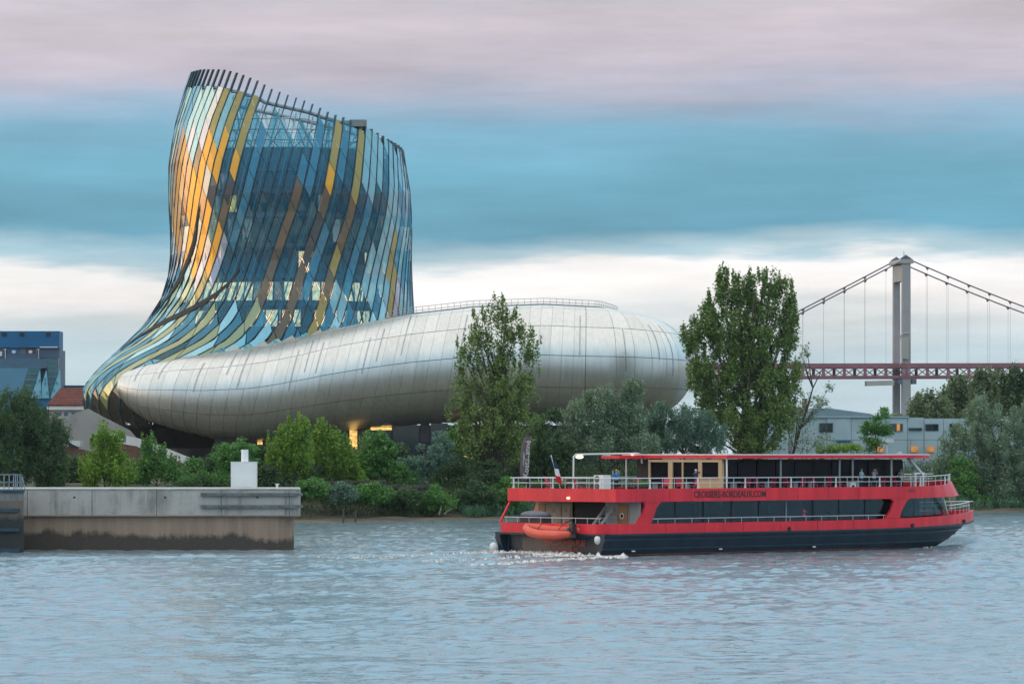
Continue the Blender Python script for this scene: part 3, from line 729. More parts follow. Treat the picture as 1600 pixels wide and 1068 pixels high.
# nearer block at the left edge with railing
NY = 309.0
nb = empty('near_pier_block', (X_(0, NY), NY, -2), 0, 'dark stained pier block with steel ledges at the left edge', 'pier')
zn = Z_(769, NY); xe = X_(37, NY)
MB().prism([(X_(-320, NY), NY, -2), (xe, NY, -2), (xe-1.6, NY+8.4, -2), (X_(-320, NY), NY+8.4, -2)], (0, 0, zn+2)).build('wall', conc2, nb)
lm = mat('ledge_steel', (.035, .075, .10), .5, .4, var=.3)
for y_ in (796, 826.5): MB().box(X_(-320, NY), xe-.35, NY-.30, NY-.01, Z_(y_+3, NY), Z_(y_-2, NY)).build('ledge', lm, nb)
MB().box(X_(-320, NY), xe-.3, NY-.25, NY-.012, -1, Z_(856, NY)).build('toe_beam', lm, nb)
MB().prism([(X_(-320, NY), NY-.12, zn+.003), (xe+.10, NY-.12, zn+.003), (xe-1.5, NY+8.4, zn+.003), (X_(-320, NY), NY+8.4, zn+.003)], (0, 0, .217)).build('coping', lm, nb)
gr = empty('steel_railing', (X_(10, NY), NY, zn+.22), 0, 'grey steel railing on the dark pier block at the left edge', 'railing')
gm_ = mat('galvanised_rail', (.30, .36, .40), .5, .5, var=.2)
z0, z1 = zn+.22, Z_(741, NY)
for i, px in enumerate((-40, -28, -16, -5, 6, 14, 21, 24, 27, 31, 34)):
    MB().bar((X_(px, NY), NY+.1, z0), (X_(px, NY), NY+.1, z1), .07, .07).build('post', gm_, gr)
for z in (z1, (z0+z1)/2): MB().bar((X_(-60, NY), NY+.1, z), (X_(34, NY), NY+.1, z), .07, .07).build('rail', gm_, gr)
MB().bar((X_(34, NY), NY+.1, z1), (xe+.1, NY+.1, z0), .07, .07).build('brace', gm_, gr)
# ================================================================ suspension bridge, far right
BY = 1880.0
pa_ = R(4)                                            # the deck runs almost square to the view
br = empty('suspension_bridge', (X_(1408, BY), BY, 4.6), 0, 'tall suspension bridge with a red deck and grey concrete pylon', 'bridge')
bc = mat('pylon_concrete', (.34, .34, .35), .8, var=.15, vscale=.1); bc2 = mat('pylon_cap', (.40, .39, .37), .8, var=.15, vscale=.1)
red = mat('bridge_red_paint', (.28, .10, .125), .6, var=.2, vscale=.1); cab_ = mat('cable_steel', (.10, .11, .17), .6, .2, var=.1)
cx = X_(1408, BY); U = Vector((math.cos(pa_), math.sin(pa_), 0)); V = Vector((-.135, .985, 0))
def bp_(u, v, z): return Vector((cx, BY, 0)) + U*u + V*v + Vector((0, 0, z))
ztop = Z_(413, BY)
def leg(v, w0, w1, d):
    c = [bp_(-w0/2, v-d, 4), bp_(w0/2, v-d, 4), bp_(w0/2, v+d, 4), bp_(-w0/2, v+d, 4), bp_(-w1/2, v-d, ztop), bp_(w1/2, v-d, ztop), bp_(w1/2, v+d, ztop), bp_(-w1/2, v+d, ztop)]
    MB().hexa(c).build('pylon_leg', bc, br)
leg(-10, 4.2, 3.9, 1.4); leg(10, 3.4, 3.1, 1.4)
def xbeam(za, zb, w): MB().hexa([bp_(-w/2, -8.4, za), bp_(w/2, -8.4, za), bp_(w/2, 8.4, za), bp_(-w/2, 8.4, za), bp_(-w/2, -8.4, zb), bp_(w/2, -8.4, zb), bp_(w/2, 8.4, zb), bp_(-w/2, 8.4, zb)]).build('cross_beam', bc2, br)
xbeam(Z_(440, BY), Z_(415, BY), 3.4); xbeam(Z_(597, BY), Z_(592, BY), 3.6)
MB().hexa([bp_(-3.4, -12, ztop), bp_(3.4, -12, ztop), bp_(3.4, 12, ztop), bp_(-3.4, 12, ztop), bp_(-3.0, -12, ztop+2), bp_(3.0, -12, ztop+2), bp_(3.0, 12, ztop+2), bp_(-3, 12, ztop+2)]).build('pylon_cap', bc2, br)
for v in (-10, 10):
    MB().tube([bp_(-2.6, v, ztop+2), bp_(0, v, ztop+3.2), bp_(2.6, v, ztop+2)], [.5, 1.1, .5], 6).build('cable_saddle', cab_, br)
MB().tube([bp_(-1, -10, ztop+2), bp_(-1, -10, ztop+6)], .18, 4).build('mast', bc2, br)
zd1, zd0 = Z_(571, BY), Z_(578, BY)
LU = 75
mb = MB().hexa([bp_(-260, -12, zd0), bp_(160, -12, zd0+1.5), bp_(160, 12, zd0+1.5), bp_(-260, 12, zd0), bp_(-260, -12, zd1), bp_(160, -12, zd1+1.5), bp_(160, 12, zd1+1.5), bp_(-260, 12, zd1)]); mb.build('deck', red, br)
def dk(u): return 1.5*(u+260)/420
for v in (-11.5, 11.5):
    MB().bar(bp_(-260, v, zd0-4.4), bp_(160, v, zd0-4.4+1.5), .9, 1.3).build('truss_chord', red, br)
    for i in range(-10, 9):
        u = i*10.2; z0 = zd0-4 + dk(u); mb = MB()
        mb.bar(bp_(u, v, z0), bp_(u+5.1, v, z0+4), .45); mb.bar(bp_(u+5.1, v, z0+4), bp_(u+10.2, v, z0), .45); mb.bar(bp_(u, v, z0), bp_(u, v, z0+4.2), 1.5, .5)
        mb.build('truss_bay', red, br)
    def cz(u):
        u = abs(u) if u < 0 else u
        return None
    def cab_z(u): return ztop+2.4 - (abs(u)*.525 - .00012*u*u if u < 0 else u*.44 - .00060*u*u)
    for s in (-1, 1):
        pts = [bp_(s*q, v, cab_z(s*q)) for q in range(0, 152, 10)]
        MB().tube(pts, .34, 5).build('main_cable', cab_, br)
    for i in range(-9, 9):
        u = i*10.2 + (5 if v > 0 else 0)
        if abs(u) < 6: continue
        h = MB().bar(bp_(u, v, zd1+dk(u)), bp_(u, v, cab_z(u)), .085).build('hanger', cab_, br)
        MB().hexa([bp_(u-.3, v-.2, cab_z(u)-1.2), bp_(u+.3, v-.2, cab_z(u)-1.2), bp_(u+.3, v+.2, cab_z(u)-1.2), bp_(u-.3, v+.2, cab_z(u)-1.2), bp_(u-.9, v-.2, cab_z(u)), bp_(u+.9, v-.2, cab_z(u)), bp_(u+.9, v+.2, cab_z(u)), bp_(u-.9, v+.2, cab_z(u))]).build('cable_clamp', red, h)
MB().hexa([bp_(-20, -13, zd0-8), bp_(-6.5, -13, zd0-7.6), bp_(-6.5, -9, zd0-7.6), bp_(-20, -9, zd0-8), bp_(-20, -13, zd0-5.6), bp_(-6.5, -13, zd0-5.2), bp_(-6.5, -9, zd0-5.2), bp_(-20, -9, zd0-5.6)]).build('maintenance_gantry', bc2, br)
mb = MB()
for u in (-4.4, 2.6): mb.hexa([bp_(u, -12.5, zd0-7), bp_(u+2, -12.5, zd0-7), bp_(u+2, -7, zd0-7), bp_(u, -7, zd0-7), bp_(u, -12.5, zd0-4.6), bp_(u+2, -12.5, zd0-4.6), bp_(u+2, -7, zd0-4.6), bp_(u, -7, zd0-4.6)])
mb.build('pylon_platform', cab_, br)
MB().tube([bp_(-3.6, -12.4, zd1), bp_(-3.6, -12.4, zd1+12), bp_(-3.0, -12.4, zd1+14.5), bp_(-1.2, -12.4, zd1+15.5), bp_(1, -12.4, zd1+15.5)], .35, 5).build('lift_rail', bc2, br)
MB().hexa([bp_(-2.6, -13.4, zd1+3), bp_(.6, -13.4, zd1+3), bp_(.6, -11.7, zd1+3), bp_(-2.6, -11.7, zd1+3), bp_(-2.6, -13.4, zd1+13.5), bp_(.6, -13.4, zd1+13.5), bp_(.6, -11.7, zd1+13.5), bp_(-2.6, -11.7, zd1+13.5)]).build('lift_cabin', bc2, br)

# ================================================================ blue block, far left
AY = 700.0
blue = mat('blue_cladding', (.010, .13, .30), .5, .1, var=.12, vscale=.3); blue2 = mat('slate_cladding', (.075, .12, .20), .5, .1, var=.12, vscale=.3)
blue3 = mat('pale_blue_render', (.10, .26, .40), .6, var=.1, vscale=.3); skyb = mat('light_blue_render', (.20, .48, .62), .6, var=.1, vscale=.3)
glz = mat('teal_glazing', (.05, .16, .19), .12, .3, var=.3, vscale=.4); whit = mat('white_paint', (.70, .71, .72), .6, var=.08)
frame_g = mat('grey_recess', (.16, .19, .22), .6, var=.15)
ab = empty('blue_office_block', (X_(40, AY), AY, 4.6), 0, 'blue office block with sawtooth glass gables at the left edge', 'building')
def abox(px0, px1, py0, py1, d0, d1, name, m_, par=None): return MB().box(X_(px0, AY), X_(px1, AY), AY+d0, AY+d1, max(4.4, Z_(py1, AY)), Z_(py0, AY)).build(name, m_, par or ab)
abox(-120, 92.5, 517, 543, 0, 6, 'wall', blue); abox(-120, 92.3, 543.003, 760, .9, 6, 'wall', blue2); abox(-120, 80, 543.2, 760, 6.01, 22, 'wall', blue2)
abox(61.5, 92, 543, 559, .3, .89, 'wall', blue2); abox(-120, 9, 535, 560, .3, .89, 'balcony_wall', blue2); abox(9.5, 59, 552.5, 560, .0, .3, 'balcony_wall', blue2)
abox(-120, 75, 560, 575, -.3, .89, 'wall', mat('slate_blue_render', (.075, .15, .23), .6, var=.1))
w = abox(10.5, 58, 534.5, 552, .5, .88, 'recess', frame_g)
for a_, b_, mm in ((14, 28, blue), (40, 54, mat('maroon_blind', (.12, .05, .06), .6))):
    q = abox(a_, b_, 543, 552, .32, .49, 'window', mm, w); abox(a_+4.5, a_+10, 547, 551.5, .2, .31, 'pane', whit, q)
abox(-6, 3, 549, 556, .1, .29, 'pane', whit)
for a_ in (3, 30.5, 72): abox(a_, a_+7.5, 519.5, 525, -.12, -.01, 'roof_vent', mat('vent_black', (.02, .025, .03), .6))
abox(62.5, 90, 541.3, 543, -.25, -.005, 'canopy_edge', whit); 
for a_ in (8, 60): abox(a_, a_+.9, 546, 560, -.2, -.05, 'drainpipe', whit); abox(a_-2, a_+2.6, 545, 546, -.2, -.04, 'pipe_bracket', whit)
def apoly(pts, d0, dd, name, m_): return MB().prism([(X_(x, AY), AY+d0, max(4.4, Z_(y, AY))) for x, y in pts], (0, dd, 0)).build(name, m_, ab)
apoly([(-120, 575), (45, 575), (34, 610), (30, 760), (-120, 760)], -.6, 1.4, 'wall', blue3)
apoly([(45, 575), (64, 575), (51, 625), (34, 625), (34, 612)], -.5, 1.2, 'glass_slope', glz)
for i in range(4): apoly([(40-2*i, 583+9*i), (60-2.3*i, 583+9*i), (59.5-2.3*i, 585+9*i), (39.4-2*i, 585+9*i)], -.62, .1, 'glazing_bar', frame_g)
g1 = apoly([(63.5, 578), (50, 622), (66.5, 622)], -1.3, 1.2, 'gable', skyb); g2 = apoly([(73.5, 578), (66.6, 600), (66.6, 622), (78, 622)], -1.2, 1.2, 'gable', skyb); g3 = apoly([(94, 578), (79.5, 622), (95, 622)], -1.1, 1.2, 'gable', skyb)
for g, spots in ((g1, ((57.5, 597), (63, 595), (55, 613), (64.2, 612))), (g2, ((72, 593), (72.2, 599), (75, 614))), (g3, ((90, 598), (86, 610)))):
    for x, y in spots: MB().box(X_(x-.6, AY), X_(x+.6, AY), AY-1.42, AY-1.32, Z_(y+2.5, AY), Z_(y-2.5, AY)).build('window', glz, g)
apoly([(74.5, 559.5), (92, 559.5), (92, 580), (78, 622), (75, 600)], -.4, 1.1, 'glass_slope', glz)
for i in range(6): apoly([(75.5, 564+8*i), (91.5-2.2*max(0, i-2), 564+8*i), (91.3-2.2*max(0, i-2), 565.4+8*i), (75.6, 565.4+8*i)], -.52, .1, 'glazing_bar', frame_g)
abox(50, 80, 622.2, 640, -.9, .88, 'wall', blue)
# low blue block seen behind the red roof
lb = empty('low_blue_block', (X_(112, 720), 720, 4.6), 0, 'strip of flat blue building just above the red tiled roof', 'building')
MB().box(X_(95, 720), X_(150, 720), 720, 735, 4.4, Z_(602.5, 720)).build('wall', blue, lb)
MB().box(X_(94.6, 720), X_(150.5, 720), 719.9, 735, Z_(602.5, 720)+.003, Z_(601.7, 720)).build('parapet', frame_g, lb)

# red roofed house
HY = 640.0
hs = empty('red_roof_house', (X_(105, HY), HY, 4.6), 0, 'pink house with dark red tiled roof beside the museum', 'house')
rt = mat('red_roof_tiles', (.16, .045, .035), .8, var=.4, vscale=1.5, bump=.6, bscale=4); pk = mat('pink_render', (.55, .45, .44), .8, var=.1)
x0, x1 = X_(77, HY), X_(170, HY)
MB().box(x0, x1, HY, HY+12, 4.4, Z_(640, HY)).build('wall', pk, hs)
ze, zr = Z_(634, HY), Z_(607, HY); roof = MB()
roof.hexa([(x0-.3, HY-.6, ze), (x1, HY-.6, ze), (x1, HY+6, zr), (X_(88, HY), HY+6, zr), (x0-.3, HY-.6, ze+.25), (x1, HY-.6, ze+.25), (x1, HY+6, zr+.25), (X_(88, HY), HY+6, zr+.25)])
roof.hexa([(X_(88, HY), HY+6, zr), (x1, HY+6, zr), (x1, HY+12.6, ze), (x0-.3, HY+12.6, ze), (X_(88, HY), HY+6, zr+.25), (x1, HY+6, zr+.25), (x1, HY+12.6, ze+.25), (x0-.3, HY+12.6, ze+.25)])
ro = roof.build('roof', rt, hs)
for i in range(9):          # tile courses
    t = (i+.4)/9; 
    MB().bar((x0-.3+(X_(88, HY)-x0+.3)*t, HY-.6+6.6*t, ze+(zr-ze)*t+.28), (x1, HY-.6+6.6*t, ze+(zr-ze)*t+.28), .10, .06).build('tile_course', rt, ro)
MB().box(x0-.35, x1, HY-.5, HY-.002, Z_(640, HY)+.003, ze-.003).build('eaves_board', whit, hs)
for px in (90, 100, 112, 122):
    q = MB().box(X_(px, HY), X_(px+6, HY), HY-.06, HY-.003, Z_(650, HY), Z_(643.5, HY)).build('window', glz, hs)
    MB().box(X_(px-.7, HY), X_(px+6.7, HY), HY-.12, HY-.004, Z_(651, HY), Z_(650, HY)-.003).build('sill', whit, q)

# concrete ramp and white parapet winding up to the museum
rm = mat('ramp_concrete', (.34, .33, .31), .8, var=.2, vscale=.3, bump=.2); wm_ = mat('ramp_white', (.62, .63, .64), .6, var=.1, vscale=.3); bk_ = mat('red_brick_wall', (.15, .08, .055), .85, var=.3, vscale=1.0)
ramp = empty('access_ramp', (X_(180, 520), 520, 4.6), 0, 'pale concrete ramp with white parapet curving under the museum nose', 'ramp')
RY = 534.0
MB().prism([(X_(x, RY), RY+2, max(4.4, Z_(y, RY))) for x, y in ((60, 664), (98, 652), (134, 638), (160, 652), (200, 672), (215, 690), (215, 760), (60, 760))], (0, 1.2, 0)).build('ramp_wall', rm, ramp)
pts = [(150, 678), (180, 682), (215, 689), (250, 701), (285, 715), (320, 729), (352, 738)]
for i in range(len(pts)-1):
    (xa, ya), (xb, yb_) = pts[i], pts[i+1]; Ya, Yb = 524-i*1.2, 524-(i+1)*1.2
    c = [P_(xa+.05, ya+9, Ya), P_(xb-.05, yb_+8, Yb), P_(xb-.05, yb_+8, Yb)+Vector((0, .4, 0)), P_(xa+.05, ya+9, Ya)+Vector((0, .4, 0)),
         P_(xa+.05, ya-5, Ya), P_(xb-.05, yb_-5, Yb), P_(xb-.05, yb_-5, Yb)+Vector((0, .4, 0)), P_(xa+.05, ya-5, Ya)+Vector((0, .4, 0))]
    MB().hexa(c).build('parapet_panel', wm_, ramp)
    c2 = [Vector((q.x, q.y+.1, 4.3)) for q in c[:4]] + [Vector((q.x, q.y+.1, max(4.5, q.z-.01))) for q in c[:4]]
    MB().hexa(c2).build('ramp_base', bk_, ramp)
MB().prism([(X_(x, 520), 520, max(4.4, Z_(y, 520))) for x, y in ((92, 694), (150, 706), (150, 760), (92, 760))], (0, .8, 0)).build('brick_wall', bk_, ramp)
MB().box(X_(92, 521), X_(125, 521), 520.9, 525, Z_(697, 521), Z_(688, 521)).build('ramp_deck', wm_, ramp)
# black slanted panel on the ramp
MB().prism([P_(104, 690, 519.5), P_(123, 698, 519.5), P_(122, 700.5, 519.5), P_(107, 697, 519.5), P_(102.5, 686, 519.5)], (0, .2, 0)).build('slanted_panel', mat('panel_black', (.02, .03, .04), .4), ramp)

# ================================================================ pale modular building at the right
MY = 560.0
md = empty('modular_building', (X_(1330, MY), MY, 4.6), 0, 'pale blue low building behind the boat with dark windows', 'building')
pale = mat('pale_blue_panels', (.40, .52, .57), .6, var=.12, vscale=.3); roofg = mat('grey_blue_roof', (.17, .24, .28), .6, var=.1)
xs_ = [1182, 1216, 1254, 1292, 1330, 1368, 1418, 1444, 1474, 1520, 1570, 1640]
for i in range(len(xs_)-1):
    MB().box(X_(xs_[i], MY)+.03, X_(xs_[i+1], MY)-.03, MY + (.0 if i % 2 else .12), MY+14, 4.4, Z_(652 + (1.5 if i > 6 else 0), MY)).build('facade_panel', pale, md)
MB().box(X_(1180, MY), X_(1420, MY), MY-.2, MY+14.2, Z_(652, MY)+.003, Z_(650, MY)).build('roof_edge', pale, md)
MB().prism([P_(1262, 650, MY+2), P_(1368, 650, MY+2), P_(1360, 646, MY+2), P_(1300, 638, MY+2), P_(1270, 637, MY+2)], (0, 10, 0)).build('pitched_roof', roofg, md)
MB().prism([P_(1284, 638, MY+2.5), P_(1304, 640.4, MY+2.5), P_(1297, 634, MY+2.5), P_(1291, 636, MY+2.5)], (0, 3, 0)).build('skylight', whit, md)
orange = emit('window_reflecting_orange', (1.0, .42, .12), .22)  # weak emission paints the orange reflections in the panes
for a_, b_, y0, y1 in ((1280.5, 1301, 661, 674), (1390, 1410, 662, 673), (1446, 1466, 662.5, 672), (1420, 1440, 668.5, 671.5), (1590, 1640, 660, 664), (1484, 1500, 662, 672)):
    w = MB().box(X_(a_-.7, MY), X_(b_+.7, MY), MY-.10, MY-.02, Z_(y1+.7, MY), Z_(y0-.7, MY)).build('window', frame_g, md); k = 2 if b_-a_ > 10 and y1-y0 > 4 else 1
    for i in range(k):
        u0, u1 = a_ + (b_-a_)*i/k + .4, a_ + (b_-a_)*(i+1)/k - .4
        MB().box(X_(u0, MY), X_(u1, MY), MY-.16, MY-.11, Z_(y1, MY), Z_(y0, MY)).build('pane', dkg, w)
MB().box(X_(1401, MY), X_(1406, MY), MY-.22, MY-.17, Z_(673, MY), Z_(662, MY)).build('orange_reflection_strip', orange, md)
MB().box(X_(1305, MY), X_(1329, MY), MY-.3, MY-.02, Z_(690, MY), Z_(687, MY)).build('sign_strip', blue, md)
MB().bar((X_(1250, MY), MY-2.6, Z_(687.5, MY)), (X_(1475, MY), MY-2.6, Z_(686.8, MY)), .08, .08).build('handrail', frame_g, md)
for px in (1330, 1290, 1372, 1420, 1462): MB().bar((X_(px, MY), MY-2.6, 4.4), (X_(px, MY), MY-2.6, Z_(687, MY)), .08, .08).build('handrail_post', frame_g, md)
for px in (1374, 1428, 1454): MB().box(X_(px-6, MY), X_(px+6, MY), MY-.3, MY-.17, Z_(706, MY), Z_(697, MY)).build('orange_reflection_pane', orange, md)
lamp = empty('street_lamp', (X_(1386, 548), 548, 4.6), 0, 'white flat headed lamp standing before the pale building', 'lamp')
MB().tube([(X_(1386, 548), 548, 4.5), (X_(1386, 548), 548, Z_(688, 548))], .09, 6).build('pole', whit, lamp)
MB().box(X_(1378, 548), X_(1396, 548), 547.6, 548.4, Z_(691, 548), Z_(685.5, 548)).build('lamp_head', whit, lamp)
# brick house glimpsed behind the poplar
bh = empty('brick_house', (X_(1225, 620), 620, 4.6), 0, 'brownish brick house glimpsed through the poplar branches', 'house')
MB().box(X_(1196, 620), X_(1266, 620), 620, 632, 4.4, Z_(648, 620)).build('wall', mat('tan_render', (.36, .29, .25), .85, var=.2, vscale=.4), bh)
MB().prism([P_(1194, 648, 620), P_(1268, 648, 620), P_(1250, 636, 620), P_(1212, 636, 620)], (0, 12, 0)).build('roof', rt, bh)
MB().box(X_(1256, 620), X_(1263, 620), 622, 624, Z_(646, 620), Z_(622, 620)).build('chimney', bk_, bh)
# ================================================================ trees and shrubs
bark = mat('bark_grey_brown', (.075, .06, .045), .9, var=.4, vscale=3); bark2 = mat('bark_pale', (.20, .18, .15), .9, var=.4, vscale=3)
LM = dict(
    poplar=leafmat('leaf_poplar', (0.091, 0.169, 0.040), (0.151, 0.251, 0.065), (0.261, 0.357, 0.111)),
    airy=leafmat('leaf_airy_poplar', (0.101, 0.172, 0.045), (0.179, 0.274, 0.077), (0.321, 0.408, 0.133)),
    willow=leafmat('leaf_willow', (0.127, 0.213, 0.121), (0.231, 0.337, 0.209), (0.416, 0.519, 0.354)),
    lime=leafmat('leaf_lime', (0.109, 0.231, 0.028), (0.203, 0.355, 0.048), (0.348, 0.532, 0.096), .45),
    green=leafmat('leaf_green', (0.063, 0.179, 0.040), (0.108, 0.274, 0.062), (0.199, 0.408, 0.100)),
    dark=leafmat('leaf_dark', (0.041, 0.095, 0.040), (0.075, 0.147, 0.057), (0.139, 0.225, 0.088)),
    bluegreen=leafmat('leaf_blue_green', (0.080, 0.172, 0.121), (0.142, 0.252, 0.180), (0.241, 0.362, 0.262)),
    far=leafmat('leaf_far', (0.101, 0.172, 0.091), (0.172, 0.241, 0.121), (0.282, 0.343, 0.172)),
    reed=leafmat('leaf_reed', (0.059, 0.161, 0.091), (0.101, 0.241, 0.131), (0.180, 0.322, 0.172)))
def leaves(centres, radii, counts, size, rng, aspect=.55, up=0., droop=0.):
    """leaf-sized quads scattered in clumps; returns verts, faces"""
    C = np.repeat(centres, counts, 0); Rd = np.repeat(radii, counts, 0); N = len(C)
    d = rng.normal(0, 1, (N, 3)); d /= np.linalg.norm(d, axis=1)[:, None]
    p = C + d*Rd*(rng.random(N)**.45)[:, None]
    ax = rng.normal(0, 1, (N, 3)); ax[:, 2] = ax[:, 2]*.8 + up - droop*1.5; ax /= np.linalg.norm(ax, axis=1)[:, None]
    t = rng.normal(0, 1, (N, 3)); bx = np.cross(ax, t); bx /= np.linalg.norm(bx, axis=1)[:, None] + 1e-9
    s = size*(.6 + .8*rng.random(N))[:, None]; a = ax*s*.5; b = bx*s*.5*aspect
    nrm = np.cross(ax, bx)*s*.10
    v = np.stack([p - a, p + b + nrm, p + a, p - b + nrm], 1).reshape(-1, 3)
    return v, np.arange(4*N).reshape(-1, 4)
def plant(name, label, cat, Y, blobs, leaf, n, size=.40, clump=1.1, base=None, trunk=.25, style='round', group=None, seed=None, limbs=10, bmat=None, dens=1.0, stems=1, lean=0, mg=20):
    """blobs: (px, py, rx, ry) crown lobes as seen in the photo, given their own depth around Y"""
    if Y < 600:
        for _ in range(4): Y = max(Y, bank(X_(base if base is not None else blobs[0][0], Y)) + mg)
    rng = np.random.default_rng(seed if seed is not None else int(blobs[0][0]*7 + blobs[0][1]))
    k = Y/FPX; bx = base if base is not None else float(np.mean([b[0] for b in blobs]))
    X0 = X_(bx, Y); zg = gz(X0, Y) - .15
    root = empty(name, (X0, Y, zg), 0, label, cat, group)
    wts = np.array([b[2]*b[3] for b in blobs], float); wts /= wts.sum()
    cs, rs, ct, own = [], [], [], []
    for (px, py, rx, ry), w in zip(blobs, wts):
        nc = max(5, int(dens*rx*ry*k*k*4.2/(clump**1.5))); c0 = np.array(P_(px, py, Y)); c0[1] += rng.uniform(-.3, .3)*rx*k
        d = rng.normal(0, 1, (nc, 3)); d /= np.linalg.norm(d, axis=1)[:, None]
        rr = rng.random(nc)**.38
        sc = np.array([rx*k, min(rx*k, 5.5), ry*k])
        cc = c0 + d*rr[:, None]*np.maximum(sc - clump*.45, .2)
        el = (np.array([.8, .8, 1.5]) if style == 'poplar' else (np.array([.85, .85, 1.25]) if style == 'willow' else np.array([1.1, 1.1, .85])))
        q = clump*(.55 + .8*rng.random(nc))[:, None]*el
        cs.append(cc); rs.append(q); ct.append(np.maximum(3, (n*w/nc*(.5 + rng.random(nc))).astype(int)))
    if style == 'poplar':          # upright shoots breaking the outline
        for (px, py, rx, ry), w in zip(blobs, wts):
            ns = 5 if rx > 10 else 3
            for _ in range(ns):
                u = rng.uniform(-.95, .95); zt_ = py - ry*math.sqrt(max(.05, 1-u*u))*rng.uniform(.8, 1.0)
                c = np.array([P_(px + u*rx, zt_, Y)]); c[0, 1] += rng.uniform(-1, 1)
                cs.append(c); hh = clump*rng.uniform(.9, 1.7); rs.append(np.array([[clump*.26, clump*.26, hh]])); ct.append(np.array([int(14 + n*w*.02)]))
    cs = np.concatenate(cs); rs = np.concatenate(rs); ct = np.concatenate(ct)
    ok = cs[:, 2] > zg + .2; cs, rs, ct = cs[ok], rs[ok], ct[ok]
    v, f = leaves(cs, rs, ct, size, rng, .6 if style != 'willow' else .32, .5 if style == 'poplar' else 0, .6 if style == 'willow' else 0)
    v[:, 2] = np.maximum(v[:, 2], zg + .05)
    link('crown', np_mesh('crown', v, f, LM[leaf]), root)
    if trunk > 0:
        zt = float(np.percentile(cs[:, 2], 92)); mb = MB(); tops = []
        for s in range(stems):
            tx = float(np.mean(cs[:, 0])) + (rng.uniform(-.5, .5)*float(np.ptp(cs[:, 0]))*.5 if stems > 1 else 0); 
            pts = []; rad = []
            for i in range(7):
                t = i/6; pts.append((X0 + (s-(stems-1)/2)*.7 + (tx-X0)*t**1.4 + rng.normal(0, .12) + lean*t, Y + rng.normal(0, .15) + (s-(stems-1)/2)*.8*t, zg - .3 + (zt-zg)*t)); rad.append(trunk*(1-t*.82))
            mb.tube(pts, rad, 7); tops.append(pts)
        mb.build('trunk', bmat or bark, root, smooth=True)
        idx = rng.choice(len(cs), min(limbs*stems, len(cs)), replace=False)
        for i in idx:
            pts = tops[i % stems]; c = Vector(cs[i]); j = max(1, min(5, int((c.z - zg)/(zt-zg+.01)*6 - (2 if style == 'poplar' else 1))))
            a = Vector(pts[j]); mid = a*.5 + c*.5 + Vector((0, 0, -.08*(c-a).length if style != 'willow' else .15*(c-a).length))
            MB().tube([a, mid, c], [trunk*.38, trunk*.22, trunk*.07], 5, cap=False).build('limb', bmat or bark, root)
    return root
# left: dark mass, then the shrubs in front of the museum
plant('willow_tree', 'big dark bushy tree at the left edge behind the pier', 'tree', 425, [(20, 660, 62, 52), (62, 690, 48, 55), (10, 720, 70, 50), (85, 735, 38, 42), (35, 640, 40, 36), (-40, 680, 60, 70), (95, 700, 22, 40)], 'dark', 52000, .34, 1.0, 30, .35, 'willow', dens=1.4)
plant('leafy_shrub', 'bright green feathery shrub right of the dark left tree', 'shrub', 440, [(165, 712, 30, 34), (150, 735, 30, 26), (185, 738, 32, 24), (160, 688, 14, 22), (180, 695, 16, 22), (135, 742, 18, 22)], 'lime', 9000, .30, .7, 165, .12, 'poplar')
plant('leafy_shrub', 'mid green shrub before the white ramp parapet', 'shrub', 445, [(240, 718, 24, 26), (258, 735, 28, 20), (232, 698, 12, 18), (275, 738, 24, 16), (222, 738, 20, 20)], 'green', 7000, .28, .7, 245, .1, 'poplar')
plant('leafy_shrub', 'low scrub between the ramp and the white cabinet', 'shrub', 450, [(315, 748, 28, 12), (345, 750, 24, 12), (290, 752, 22, 10)], 'green', 4500, .28, .7, 318, .08)
plant('leafy_shrub', 'rounded green shrub left of the white cabinet', 'shrub', 452, [(365, 708, 32, 26), (348, 716, 20, 22), (385, 715, 24, 24), (366, 735, 34, 20)], 'green', 8000, .28, .7, 366, .12)
plant('young_poplar', 'yellow green young tree right of the white cabinet', 'tree', 448, [(438, 705, 22, 38), (452, 690, 20, 36), (470, 680, 18, 28), (430, 728, 20, 26), (465, 720, 30, 30)], 'lime', 10000, .30, .75, 452, .14, 'poplar')
plant('young_poplar', 'yellow green young tree with twin tops below the ring', 'tree', 450, [(500, 690, 16, 34), (522, 705, 24, 32), (512, 728, 28, 26), (540, 720, 18, 24), (490, 725, 20, 26)], 'lime', 9500, .30, .75, 512, .14, 'poplar')
plant('leafy_shrub', 'deep green shrub tucked between the two yellow green trees', 'shrub', 443, [(480, 732, 24, 20), (468, 738, 18, 16)], 'dark', 4500, .28, .7, 478, .1)
plant('leafy_shrub', 'round green bush under the lit base windows', 'shrub', 455, [(588, 700, 30, 30), (572, 722, 26, 24), (604, 718, 24, 30), (590, 740, 34, 16)], 'green', 11000, .30, .75, 588, .14)
plant('leafy_shrub', 'grey green low bush in front of the dark base wall', 'shrub', 458, [(640, 730, 32, 22), (665, 718, 30, 26), (690, 705, 24, 32), (655, 748, 34, 16)], 'bluegreen', 11000, .28, .8, 655, .12)
plant('leafy_shrub', 'dark green bush at the foot of the airy poplar', 'shrub', 462, [(705, 735, 30, 36), (735, 745, 34, 28), (765, 742, 30, 28), (690, 755, 26, 20)], 'dark', 11000, .30, .8, 722, .12)
